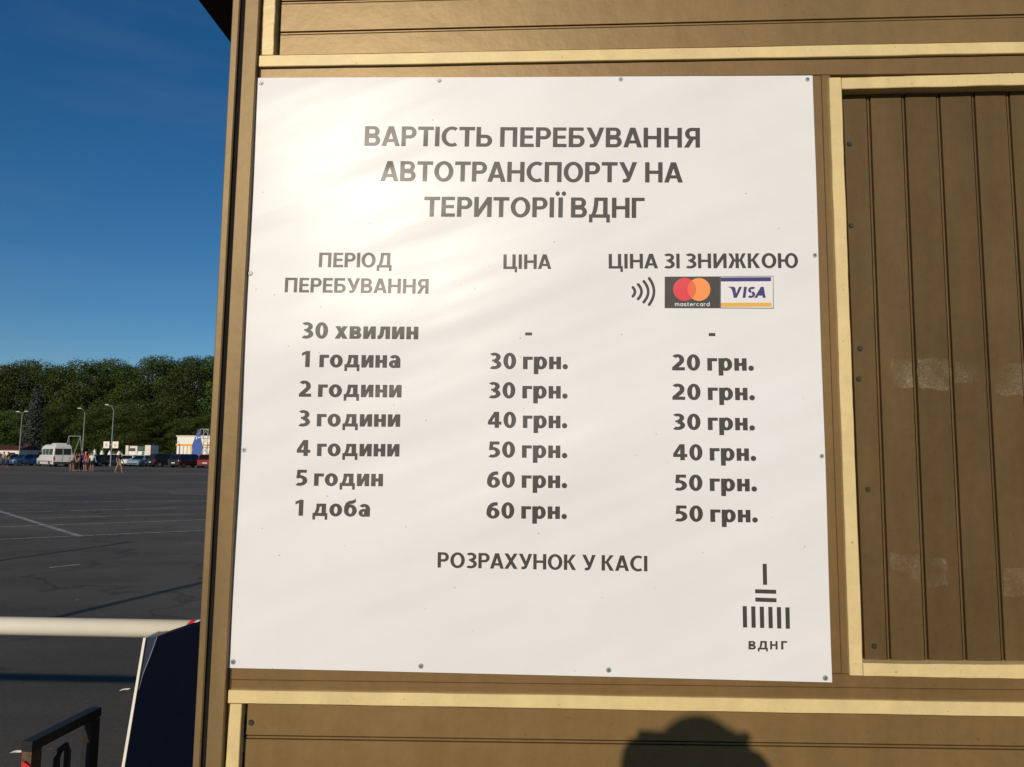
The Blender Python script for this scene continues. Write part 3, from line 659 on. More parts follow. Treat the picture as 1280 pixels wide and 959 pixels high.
for t_, l_, r_ in (('30 хвилин', (377, 423.2), (522.9, 424.4)), ('1 година', (377, 458.9), (500.4, 460)), ('2 години', (373.4, 496), (501.7, 496.9)),
                   ('3 години', (372.3, 532.9), (500, 533.6)), ('4 години', (370.4, 570), (499.1, 570.8)), ('5 годин', (368.5, 607.2), (478.5, 608)), ('1 доба', (368.5, 644.7), (462.3, 646)),
                   ('30 грн.', (611.9, 461.3), (709.8, 461.6)), ('30 грн.', (610.6, 497.8), (709.5, 498.3)), ('40 грн.', (609.8, 534.8), (709, 535.4)), ('50 грн.', (609.8, 571.9), (709, 572.7)),
                   ('60 грн.', (608.5, 609.5), (708.8, 610.2)), ('60 грн.', (607.8, 647.9), (708.5, 648.8)),
                   ('20 грн.', (840.3, 463), (942.5, 463.5)), ('20 грн.', (840.5, 499.8), (943.6, 500.5)), ('30 грн.', (840.9, 537.2), (943.5, 538.2)), ('40 грн.', (841.3, 575.3), (944.8, 576.3)),
                   ('50 грн.', (842.6, 613.2), (945.8, 614.4)), ('50 грн.', (843, 651.7), (946.9, 653.1))):
    bm = bmesh.new(); text_line(bm, t_, l_, r_, 20.0, 'row'); obj('price_lettering', bm, INK, sign)
def pxshape(bm, shapes, mi=0, lift=.00035): emit(bm, shapes, lambda x, y: (lambda p: (p.x, p.z))(wall(x, y, YS)), mi, lift)
for d_ in (rc(656.4, 415.7, 665, 419.4), rc(886, 416.3, 894.3, 420.2)):
    bm = bmesh.new(); pxshape(bm, d_); obj('price_lettering', bm, INK, sign)
bm = bmesh.new(); text_line(bm, 'РОЗРАХУНОК У КАСІ', (547, 709.4), (809.2, 714.3), 19.2, 'cap'); obj('payment_note_lettering', bm, INK, sign)
# emblem with its four letters
bm = bmesh.new()
pxshape(bm, pl((953, 704.8), (958.2, 704.8), (958.9, 731.1), (953.7, 731.1)))
pxshape(bm, pl((943.8, 736.6), (970.2, 737.3), (970.2, 742.4), (943.8, 741.7))); pxshape(bm, pl((944.1, 746.9), (970.6, 747.9), (970.6, 753.0), (944.1, 752.1)))
for k in range(6):
    x = 928.2+k*10.68; y = 757.7+k*.30; pxshape(bm, pl((x, y), (x+5.3, y+.1), (x+5.9, y+26.9), (x+.6, y+26.8)))
obj('emblem', bm, INK, sign); bm = bmesh.new()
sv = CAPB; CAPB = caps(0.24, 0.21)
A_ = [('В', 935.7), ('Д', 947.3), ('Н', 962.6), ('Г', 976.4)]
for ch, x0 in A_:
    wd = {'В': 9.2, 'Д': 12.6, 'Н': 9.4, 'Г': 7.6}[ch]; gw, sh = CAPB[ch]
    pxshape(bm, off(sh, x0, 812.0, wd/gw, -10.6))
CAPB = sv
obj('emblem_lettering', bm, INK, sign)
# contactless symbol: four arcs with round ends
bm = bmesh.new()
for (x, y0, y1, bul) in ((791.0, 359.5, 370.5, 2.6), (797.6, 355.8, 373.8, 4.2), (804.6, 351.9, 377.8, 5.6), (811.4, 348.2, 380.9, 6.0)):
    n = 14; c_ = [(x+bul*(1-((2*i/n)-1)**2), lerp(y0, y1, i/n)) for i in range(n+1)]; hw = 1.75; qs = []
    nr = []
    for i in range(n+1):
        a, b = c_[max(i-1, 0)], c_[min(i+1, n)]; dx, dy = b[0]-a[0], b[1]-a[1]; l = math.hypot(dx, dy); nr.append((-dy/l*hw, dx/l*hw))
    for i in range(n):
        p, q_ = c_[i], c_[i+1]; m0, m1 = nr[i], nr[i+1]
        qs.append([(p[0]+m0[0], p[1]+m0[1]), (q_[0]+m1[0], q_[1]+m1[1]), (q_[0]-m1[0], q_[1]-m1[1]), (p[0]-m0[0], p[1]-m0[1])])
    pxshape(bm, [('strip', qs)]+circ(*c_[0], hw, 12)+circ(*c_[-1], hw, 12))
obj('contactless_symbol', bm, INK, sign)
# the two payment card marks
PM = [print_mat('card_dark', (0.045, 0.042, 0.037)), print_mat('card_red', (0.62, 0.045, 0.06)), print_mat('card_orange', (0.80, 0.27, 0.07)), print_mat('card_overlap', (0.72, 0.12, 0.05)),
      print_mat('card_white', (0.69, 0.68, 0.67)), print_mat('card_blue', (0.045, 0.035, 0.16)), print_mat('card_yellow', (0.70, 0.38, 0.06))]
bm = bmesh.new()
pxshape(bm, pl((830.8, 346.1), (900, 345.7), (900, 385.3), (830.8, 385.3)), 0, .00035)
c1, c2, rr2 = (855.6, 361.9), (873.6, 362.0), 14.3
pxshape(bm, circ(*c1, rr2, 40), 1, .00055); pxshape(bm, circ(*c2, rr2, 40), 2, .00055+.00012)
ha = math.acos((c2[0]-c1[0])/2/rr2); lens = []
for i in range(13): a = lerp(-ha, ha, i/12); lens.append((c1[0]+rr2*math.cos(a), c1[1]+rr2*math.sin(a)))
for i in range(1, 12): a = lerp(math.pi-ha, math.pi+ha, i/12); lens.append((c2[0]+rr2*math.cos(a), c2[1]+rr2*math.sin(a)))
pxshape(bm, [('poly', lens)], 3, .0009)
def latin(ch, v=.2):
    st = rc(0, 0, v, 1); o = seg_ring(.48, .5, .48, .5, v, v, 0, 360, 16)
    return {'m': (1.35, st+rc(.575, 0, .575+v, .9)+rc(1.35-v, 0, 1.35, .85)+rc(0, 1-v, 1.22, 1)), 'a': (.98, o+rc(.98-v, 0, .98, 1)),
            's': (.72, rc(.1, 1-v, .68, 1)+rc(0, .55, v, .88)+rc(.1, .5-v/2, .62, .5+v/2)+rc(.72-v, .12, .72, .45)+rc(.04, 0, .62, v)), 't': (.55, rc(.12, 0, .12+v, 1.32)+rc(0, 1-v, .55, 1)+rc(.12, 0, .5, v)),
            'e': (.95, seg_ring(.48, .5, .48, .5, v, v, 0, 320, 16)+rc(.08, .5-v/2, .9, .5+v/2)), 'r': (.55, st+rc(0, 1-v, .55, 1)), 'c': (.85, seg_ring(.48, .5, .48, .5, v, v, 45, 315, 14)),
            'd': (.98, o+rc(.98-v, 0, .98, 1.45))}[ch]
xx = 0; sh = []
for ch in 'mastercard': wd, s_ = latin(ch); sh += off(s_, xx); xx += wd+.26
xx -= .26
pxshape(bm, off(sh, 843.6, 382.9, (886.9-843.6)/xx, -3.7), 4, .0006)
obj('card_mark', bm, PM, sign)
bm = bmesh.new()
pxshape(bm, pl((900.1, 345.6), (966.8, 344.9), (967.4, 385.7), (900.1, 385.4)), 0, .00035)
pxshape(bm, pl((901.0, 346.3), (966.1, 345.7), (966.6, 384.9), (901.0, 384.6)), 4, .0005)
pxshape(bm, pl((901.0, 347.0), (963.8, 346.6), (963.8, 351.6), (901.0, 352.1)), 5, .0007); pxshape(bm, pl((901.0, 378.6), (964.6, 378.4), (964.8, 383.2), (901.0, 383.6)), 6, .0007)
V_ = [pl((0, 1), (.0, .96), (.14, .90), (.27, .72), (.33, .5), (.38, .0), (.62, 0), (1.12, 1), (.86, 1), (.58, .36), (.52, .84), (.42, 1))]
def shr(sh): return [(k, [(x+y*.12, y) for x, y in d] if k == 'poly' else [[(x+y*.12, y) for x, y in qd] for qd in d]) for k, d in sh]
ws = pl((-.10, 1), (-.10, .965), (.06, .93), (.20, .80), (.30, .55), (.40, 0), (.66, 0), (1.10, 1), (.84, 1), (.60, .38), (.54, .86), (.43, 1))
I_ = shr(rc(0, 0, .25, 1)); Sg = shr(seg_ring(.35, .72, .33, .28, .22, .2, 40, 262)+seg_ring(.33, .29, .34, .3, .23, .2, 82, -140))
Ag = pl((0, 0), (.26, 0), (.34, .20), (.70, .20), (.73, 0), (.97, 0), (.80, 1), (.56, 1))
word = ws+off(I_, 1.14)+off(Sg, 1.50)+off(Ag, 2.12)
pxshape(bm, off(word, 911.2, 372.4, (957.3-911.2)/3.10, -13.8), 5, .0007)
obj('card_mark', bm, PM, sign)
# screws with washers
for (px, py, big) in ((327, 104.5, 0), (549, 100.5, 0), (776, 98.6, 0), (1009.5, 98.8, 0), (313, 342, 1), (1018.5, 319, 0), (304.5, 562.5, 0), (1026.5, 570, 0), (291.5, 827.5, 1), (526, 833, 1), (761, 838, 1), (1031.5, 847.5, 1)):
    p = wall(px, py, YS); bm = bmesh.new(); y0 = YS+warp(p.x, p.z)-.0002
    r_ = 0.0041
    disc_y(bm, p.x, y0, p.z, r_*1.15, 0.0009, mi=1 if big else 0); disc_y(bm, p.x, y0-.0008, p.z, r_*.8, 0.0014, mi=1)
    for a in (0.5, 0.5+math.pi/2):
        c, s = math.cos(a), math.sin(a); L, wd = .0026, .0006
        pts = [(-L, -wd), (L, -wd), (L, wd), (-L, wd)]
        f = bm.faces.new([bm.verts.new((p.x+x*c-z*s, y0-.00225-(.0002 if a > 1 else 0), p.z+x*s+z*c)) for x, z in pts]); f.material_index = 2
    obj('screw', bm, [mat('screw_washer', (0.55, 0.55, 0.54), .5, .5), M['zinc'], M['screw']], sign)

# =================================================================== NEAR LEFT: barrier, housing, hoop
def solve_bar(py_bar, py_sh, px=120):
    lo_, hi = .5, 1.3
    for _ in range(50):
        h = (lo_+hi)/2; A = ground(px, py_bar, h); G = A + Vector((SX, 1, -SZ))*(h/SZ); d = G-CAM
        y = PH/2 - (d.dot(UP)/d.dot(fw))*F
        if y > py_sh: hi = h        # shadow too near -> lower the bar
        else: lo_ = h
    return h
HB = solve_bar(784.5, 857)
PB = ground(120, 784.5, HB)
bar = thing('barrier_boom', 'white round barrier boom lying level, red and white tape at its hidden end', 'barrier boom', (PB.x, PB.y, 0))
dep = PB.y-CAM.y
rb_ = 22.0/F*dep/2*1.02
bm = bmesh.new(); x1 = wall(300, 785, PB.y).x
tube(bm, [(-6.2-PB.x, 0, HB), (x1-PB.x, 0, HB)], rb_, 24); obj('boom_tube', bm, mat('boom_white_paint', (0.84, 0.79, 0.66), .35, .5, .05, 3), bar, smooth=True)
# slanted reflective tape wrapped round the tube
bm = bmesh.new(); xa = wall(232, 784, PB.y).x-PB.x; xz = x1-PB.x
def tape(bm, xs0, xs1, mi, rr_):
    n = 24; 
    for k in range(n):
        a0, a1 = 2*math.pi*k/n, 2*math.pi*(k+1)/n
        g_ = lambda a: -.028*math.cos(a)*-1
        P = [(xs0+.02*math.sin(a0), rr_*math.cos(a0), HB+rr_*math.sin(a0)), (xs1+.02*math.sin(a0), rr_*math.cos(a0), HB+rr_*math.sin(a0)),
             (xs1+.02*math.sin(a1), rr_*math.cos(a1), HB+rr_*math.sin(a1)), (xs0+.02*math.sin(a1), rr_*math.cos(a1), HB+rr_*math.sin(a1))]
        bm.faces.new([bm.verts.new(p) for p in P]).material_index = mi
tape(bm, xa, xz, 0, rb_+.0006)
for k in range(3): tape(bm, xa+.018+k*.026, xa+.030+k*.026, 1, rb_+.0011)
obj('reflective_tape', bm, [M['red'], M['white']], bar)

# barrier housing: tapered navy hood
YH = PB.y-rb_-.10
hd = thing('barrier_housing', 'dark navy tapered barrier housing with sunlit left edge painted pale beside the kiosk corner', 'barrier housing', (wall(215, 790, YH).x, YH, 0))
def loc(p): return (p[0]-hd.location.x, p[1]-hd.location.y, p[2])
def W(px, py, y): p = wall(px, py, y); return Vector((p.x, y, p.z))
TLp, TRp, BLp = W(196.5, 793.5, YH), W(262, 777, YH), W(171, 862, YH)
def down(a, b, z): t = (z-a.z)/(b.z-a.z); return a+(b-a)*t
bot1 = W(133, 1180, YH); 
def hprism(pts, y0, y1):
    bm = bmesh.new(); A = [bm.verts.new(loc((p[0], y0, p[1]))) for p in pts]; B = [bm.verts.new(loc((p[0], y1, p[1]))) for p in pts]
    bm.faces.new(A); bm.faces.new(B[::-1]); n = len(pts)
    for i in range(n): bm.faces.new((A[(i+1) % n], A[i], B[i], B[(i+1) % n]))
    bmesh.ops.recalc_face_normals(bm, faces=bm.faces[:]); return bm
def P2(px, py): p = wall(px, py, YH); return (p.x, p.z)
ztop = P2(200, 792)
bz = .04
def xz_at(pa, pb, z): a, b = P2(*pa), P2(*pb); t = (z-a[1])/(b[1]-a[1]); return (a[0]+(b[0]-a[0])*t, z)
front = [P2(196.5, 796), P2(178.6, 843), P2(172, 868), xz_at((172, 868), (157, 959), bz), (P2(300, 800)[0], bz), P2(300, 771), P2(250, 781.5), P2(225, 786.5)]
obj('body', hprism(front, YH, YH+.085), M['navy'], hd)
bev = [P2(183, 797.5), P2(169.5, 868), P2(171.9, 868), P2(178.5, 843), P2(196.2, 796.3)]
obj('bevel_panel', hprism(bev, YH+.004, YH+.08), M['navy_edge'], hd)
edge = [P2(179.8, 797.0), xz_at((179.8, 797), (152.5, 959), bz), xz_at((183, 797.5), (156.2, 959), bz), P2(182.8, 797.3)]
obj('sunlit_edge', hprism(edge, YH-.003, YH+.082), M['white'], hd)  # white paint puts the sun on the plate's left edge
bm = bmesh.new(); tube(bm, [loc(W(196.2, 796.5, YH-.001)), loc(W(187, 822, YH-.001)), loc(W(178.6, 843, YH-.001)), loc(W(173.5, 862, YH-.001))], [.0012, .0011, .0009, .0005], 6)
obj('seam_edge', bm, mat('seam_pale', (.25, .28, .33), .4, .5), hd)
bm = bmesh.new(); box(bm, -.09, .17, .0, .09, 0, bz-.001); obj('base_plate', bm, M['steel_black'], hd)

# low steel hoop in the corner
dn, df = 2.10, 2.36
pA = CAM + ray(38, 925)*(dn/ray(38, 925).y); pB = CAM + ray(118, 885)*(df/ray(118, 885).y)
ht = (pA.z+pB.z)/2
hoop = thing('steel_hoop', 'low black steel hoop with near post coloured sunlit rust-brown standing before the white boom', 'parking hoop', (pA.x, pA.y, 0))
ax = Vector((pB.x-pA.x, pB.y-pA.y, 0)); ln = ax.length; ax.normalize(); nn = Vector((-ax.y, ax.x, 0))
def hb(bm, s0, s1, t0, t1, z0, z1, dz=0):
    P = []
    for z in (z0, z1):
        for (s_, t_) in ((s0, t0), (s1, t0), (s1, t1), (s0, t1)):
            p = ax*s_ + nn*t_; P.append((p.x, p.y, z+(dz*s_/ln)))
    hexa(bm, P)
W2 = .016
zt2 = pA.z; dz2 = pB.z-pA.z
bm = bmesh.new(); hb(bm, -.012, ln+.012, -W2, W2, zt2-.028, zt2, dz2); obj('top_bar', bm, M['steel_black'], hoop)
bm = bmesh.new(); hb(bm, -.010, .028, -W2+.001, W2-.001, 0, zt2-.0285); obj('post', bm, M['lit_rust'], hoop)  # rust-brown with the sunlit face painted in; the far post stays black
bm = bmesh.new(); hb(bm, ln-.03, ln+.010, -W2+.001, W2-.001, 0, zt2+dz2-.032); obj('post', bm, M['steel_black'], hoop)
bm = bmesh.new(); c_ = ln*.5
pts = [ax*(c_-.022)+Vector((0, 0, .2)), ax*(c_-.022)+Vector((0, 0, zt2-.09)), ax*(c_-.013)+Vector((0, 0, zt2-.072)), ax*(c_+.013)+Vector((0, 0, zt2-.068)), ax*(c_+.022)+Vector((0, 0, zt2-.085)), ax*(c_+.022)+Vector((0, 0, .2))]
tube(bm, pts, .010, 8); obj('lock_loop', bm, M['steel_black'], hoop)
bm = bmesh.new(); hb(bm, .03, ln-.032, -.006, .006, .19, .215); obj('cross_bar', bm, M['steel_black'], hoop)
bm = bmesh.new(); p0 = W(27, 951, pA.y-.02)-Vector((pA.x, pA.y, 0)); p1 = W(42, 962, pA.y-.02)-Vector((pA.x, pA.y, 0)); p2 = W(27, 975, pA.y-.02)-Vector((pA.x, pA.y, 0))
A = [bm.verts.new(p) for p in (p0, p2, p1)]; B = [bm.verts.new(p+Vector((0, .004, 0))) for p in (p0, p2, p1)]
bm.faces.new(A); bm.faces.new(B[::-1])
for i in range(3): bm.faces.new((A[(i+1) % 3], A[i], B[i], B[(i+1) % 3]))
obj('reflector', bm, M['red'], hoop)

# two slim poles out to the left whose shadows cross the asphalt
for (g, back, fwd_, r_, lab) in (((160, 750.5), 11.5, 4.5, .055, 'slim grey steel pole whose dark shadow slants over the asphalt towards the kiosk corner'),
                                 ((55, 693), 12.0, 1.6, .045, 'slim grey steel pole whose faint shadow ends farther out on the asphalt')):
    G = ground(*g); b = G - Vector((SX, 1, 0))*back; hh = (back+fwd_)*SZ
    o = thing('steel_pole', lab, 'pole', (b.x, b.y, 0), group='slim poles left of the kiosk')
    bm = bmesh.new(); tube(bm, [(0, 0, 0), (0, 0, hh)], [r_*1.1, r_*.9], 10); obj('shaft', bm, M['galv'], o)
    bm = bmesh.new(); lathe(bm, [(r_*4, 0), (r_*4, .015), (r_*1.6, .02), (r_*1.5, .09)], n=14); obj('base_flange', bm, M['galv'], o)
# bits of litter on the asphalt
for (px, py, a, lab) in ((156, 863, .4, 'small scrap of pale paper on asphalt just below the boom shadow'), (21, 941, .1, 'small scrap of pale paper on asphalt left of the steel hoop')):
    p = ground(px, py, .004); bm = bmesh.new()
    pts = [(-.035, -.006, 0), (-.01, -.012, .006), (.018, -.004, .002), (.036, .004, .008), (.01, .014, .003), (-.02, .008, .007)]
    vs = [bm.verts.new(x) for x in pts]; c = bm.verts.new((0, 0, .012))
    for i in range(6): bm.faces.new((vs[i], vs[(i+1) % 6], c))
    o = obj('paper_scrap', bm, M['white']); o.location = p; o.rotation_euler = (0, 0, a); tag(o, lab, 'litter')

# =================================================================== FAR SIDE OF THE LOT
def at(px, Y, z=0.0):
    p = wall(px, 569, Y+CAM.y); return Vector((p.x, p.y, z))
def zat(px, py, Y): return wall(px, py, Y+CAM.y).z

# ---- vehicles. local frame: +x forward, z up, origin on the ground at the middle
_pm = {}
def paint(name, col):
    if name not in _pm: _pm[name] = mat(name, col, .32, .5, coat=.6)
    return _pm[name]
def loft(bm, st, mi=0):
    """stations (x, [(y,z)...]) of equal count, closed rings"""
    rings = [[bm.verts.new((x, y, z)) for y, z in ring] for x, ring in st]
    n = len(rings[0])
    for A, B in zip(rings, rings[1:]):
        for k in range(n): bm.faces.new((A[k], B[k], B[(k+1) % n], A[(k+1) % n])).material_index = mi
    bm.faces.new(rings[0]).material_index = mi; bm.faces.new(rings[-1][::-1]).material_index = mi
    bmesh.ops.recalc_face_normals(bm, faces=bm.faces[:])
def wheel(root, x, y, r, wd):
    s = 1 if y > 0 else -1
    bm = bmesh.new(); n = 18; prof = [(r*.62, wd/2), (r*.93, wd/2), (r, wd*.3), (r, -wd*.3), (r*.93, -wd/2), (r*.62, -wd/2)]
    rg = [[bm.verts.new((x+pr*math.cos(2*math.pi*k/n), y+py_, r+pr*math.sin(2*math.pi*k/n))) for k in range(n)] for pr, py_ in prof]
    for A, B in zip(rg, rg[1:]):
        for k in range(n): bm.faces.new((A[k], A[(k+1) % n], B[(k+1) % n], B[k]))
    bm.faces.new(rg[0]); bm.faces.new(rg[-1][::-1]); bmesh.ops.recalc_face_normals(bm, faces=bm.faces[:])
    ty = obj('wheel', bm, M['tyre'], root)
    bm = bmesh.new(); yy = y+s*(wd/2+.004); hub = bm.verts.new((x, yy+s*.012, r))
    for k in range(5):
        a = 2*math.pi*k/5; c = lambda rr_, aa: bm.verts.new((x+rr_*math.cos(aa), yy, r+rr_*math.sin(aa)))
        bm.faces.new((hub, c(r*.6, a-.3), c(r*.64, a), c(r*.6, a+.3)))
    obj('rim', bm, M['rim'], ty)
def quad(bm, P): bm.faces.new([bm.verts.new(p) for p in P])
def car(name, label, cat, px, Y, rz, col, kind='hatch', L=4.2, Wd=1.75, H=1.48, group='cars parked across the lot'):
    root = thing(name, label, cat, at(px, Y), rz, group)
    P = paint(*col); hw = Wd/2; belt = H*.62; zb = .22; r = .31
    hood = {'hatch': .60, 'sedan': .58, 'suv': .63, 'wagon': .58}[kind]*H
    tail = {'hatch': .64, 'sedan': .61, 'suv': .66, 'wagon': .62}[kind]*H
    def ring(w_, z0, z1): return [(-w_*.94, z0), (-w_, z0+.2), (-w_, z1-.14), (-w_*.9, z1), (w_*.9, z1), (w_, z1-.14), (w_, z0+.2), (w_*.94, z0)]
    f, b = L/2, -L/2
    rear_cab = {'hatch': b+.12, 'sedan': b+.75, 'suv': b+.12, 'wagon': b+.12}[kind]
    st = [(f, ring(hw*.80, .30, hood*.80)), (f-.10, ring(hw*.93, .24, hood*.92)), (f-.5, ring(hw, zb, hood)), (f-1.05, ring(hw, zb, hood+.05)), (f-1.2, ring(hw, zb, belt)),
          (rear_cab+.2, ring(hw, zb, belt)), (b+.3, ring(hw, zb, tail if kind == 'sedan' else belt)), (b+.06, ring(hw*.95, .26, (tail if kind == 'sedan' else belt)-.04)), (b, ring(hw*.86, .32, tail*.9))]
    bm = bmesh.new(); loft(bm, st); body = obj('body', bm, P, root, smooth=False)
    # cabin: pillars and roof in body paint, glass set in it
    cf0, cf1, cr1, cr0 = f-1.02, f-1.75, {'hatch': b+.55, 'sedan': b+1.35, 'suv': b+.38, 'wagon': b+.42}[kind], rear_cab
    wb, wt = hw*.93, hw*.74
    bm = bmesh.new()
    lo_ = [(cf0, -wb), (cf0, wb), (cr0, wb), (cr0, -wb)]; hi = [(cf1, -wt), (cf1, wt), (cr1, wt), (cr1, -wt)]
    V0 = [bm.verts.new((x, y, belt-.01)) for x, y in lo_]; V1 = [bm.verts.new((x, y, H-.05)) for x, y in hi]
    V2 = [bm.verts.new((lerp(x, (cf1+cr1)/2, .08), y*.86, H)) for x, y in hi]
    for A, B in ((V0, V1), (V1, V2)):
        for k in range(4): bm.faces.new((A[k], A[(k+1) % 4], B[(k+1) % 4], B[k]))
    bm.faces.new(V2); bmesh.ops.recalc_face_normals(bm, faces=bm.faces[:]); obj('cabin', bm, P, root)
    def pane(nm, a, b_, c, d, o):
        cx = [(a[i]+b_[i]+c[i]+d[i])/4 for i in range(3)]
        bm = bmesh.new(); quad(bm, [tuple(lerp(cx[i], p[i], .88)+o[i] for i in range(3)) for p in (a, b_, c, d)]); obj(nm, bm, M['glass'], root)
    def lo3(k): return (lo_[k][0], lo_[k][1], belt)
    def hi3(k): return (hi[k][0], hi[k][1], H-.05)
    pane('windscreen', lo3(0), lo3(1), hi3(1), hi3(0), (.012, 0, .008)); pane('rear_window', lo3(2), lo3(3), hi3(3), hi3(2), (-.012, 0, .008))
    for sgn, (k0, k1) in ((-1, (3, 0)), (1, (2, 1))):
        a, b_, c, d = lo3(k0), lo3(k1), hi3(k1), hi3(k0); m0 = tuple((a[i]+b_[i])/2 for i in range(3)); m1 = tuple((c[i]+d[i])/2 for i in range(3))
        pane('side_window', a, m0, m1, d, (0, sgn*.012, .003)); pane('side_window', m0, b_, c, m1, (0, sgn*.012, .003))
    for sx_ in (f-.82, b+.80):
        for sy in (-1, 1): wheel(root, sx_, sy*(hw-.09), r, .2)
    for sy in (-1, 1):
        bm = bmesh.new(); hexa(bm, [(f-.16, sy*hw*.52, hood*.70), (f-.05, sy*hw*.52, hood*.70), (f-.17, sy*hw*.95, hood*.74), (f-.34, sy*hw*.95, hood*.74), (f-.2, sy*hw*.52, hood*.88), (f-.075, sy*hw*.52, hood*.84), (f-.2, sy*hw*.955, hood*.88), (f-.38, sy*hw*.955, hood*.90)])
        bmesh.ops.recalc_face_normals(bm, faces=bm.faces[:]); obj('headlight', bm, M['lamp_clear'], root)
        bm = bmesh.new(); z0, z1 = tail*.66, tail*.90
        hexa(bm, [(b+.0, sy*hw*.62, z0), (b+.2, sy*hw*.62, z0), (b+.3, sy*hw*1.0, z0), (b+.035, sy*hw*.95, z0), (b+.02, sy*hw*.62, z1), (b+.2, sy*hw*.62, z1), (b+.3, sy*hw*1.0, z1), (b+.05, sy*hw*.95, z1)])
        bmesh.ops.recalc_face_normals(bm, faces=bm.faces[:]); obj('tail_light', bm, M['lamp_red'], root)
        bm = bmesh.new(); box(bm, f-1.38, f-1.2, sy*hw*.99 if sy > 0 else -hw*1.14, hw*1.14 if sy > 0 else -hw*.99, belt+.02, belt+.15); obj('wing_mirror', bm, P, root)
    bm = bmesh.new(); box(bm, f-.08, f+.012, -hw*.72, hw*.72, .32, .46); obj('grille', bm, M['plastic'], root)
    bm = bmesh.new(); box(bm, b-.012, b+.05, -.26, .26, tail*.52, tail*.62); obj('number_plate', bm, M['plate'], root)
    bm = bmesh.new(); box(bm, b-.02, b+.1, -hw*.84, hw*.84, .27, .40); obj('bumper', bm, M['plastic'], root)
    return root
A90 = R(90)
white, navy, dkblue, blue, black, grey, red, ltblue, brown = ('white_car_paint', (.62, .60, .56)), ('navy_car_paint', (.014, .017, .034)), ('deep_blue_paint', (.012, .028, .075)), ('blue_car_paint', (.03, .085, .20)), ('black_car_paint', (.010, .010, .011)), ('grey_car_paint', (.045, .045, .05)), ('red_car_paint', (.22, .018, .014)), ('pale_blue_paint', (.17, .27, .36)), ('brown_car_paint', (.10, .045, .025))
HD = lambda deg: R(deg+33)
car('parked_car', 'white car cut by the left edge of the photo, two people beside it', 'car', -3, 92, HD(60), white, 'hatch')
car('parked_car', 'dark brown car half hidden by the blue hatchback left of the white van', 'car', 20, 98, HD(200), brown, 'sedan', 4.5)
car('parked_car', 'blue hatchback parked directly left of the white van', 'car', 32.5, 91, HD(215), blue, 'hatch', 4.1, 1.75, 1.5)
car('parked_car', 'black car with white one behind, right of the group of people', 'car', 124, 97, HD(205), black, 'sedan', 4.5)
car('parked_car', 'navy sedan parked side-on behind the walking person', 'car', 139, 94, HD(190), navy, 'sedan', 4.5, 1.78, 1.46)
car('parked_car', 'bright blue car showing between the walking person and the white car', 'car', 156, 99, HD(100), ('bright_blue_paint', (.02, .09, .38)), 'hatch', 4.0)
car('parked_car', 'white car with dark roof window parked before the white pavilion', 'car', 164, 94, HD(70), white, 'hatch', 4.1, 1.75, 1.46)
car('parked_car', 'pale blue car parked beside the white car before the pavilion', 'car', 177.5, 92, HD(235), ltblue, 'hatch', 4.1, 1.74, 1.45)
car('parked_car', 'small dark grey car with red tail lights beside the black off-roader', 'car', 194, 94, HD(75), grey, 'hatch', 4.0, 1.72, 1.45)
car('parked_car', 'black off-roader parked side-on right of the dark grey car', 'car', 211, 91, HD(20), black, 'suv', 4.6, 1.85, 1.65)
car('parked_car', 'dark estate car with pale flank parked below the blue banner', 'car', 236, 88, HD(38), ('dark_green_paint', (.014, .017, .018)), 'wagon', 4.7, 1.82, 1.62)
car('parked_car', 'red car half hidden by the kiosk corner', 'car', 259, 87, HD(75), red, 'hatch', 4.0, 1.75, 1.6)

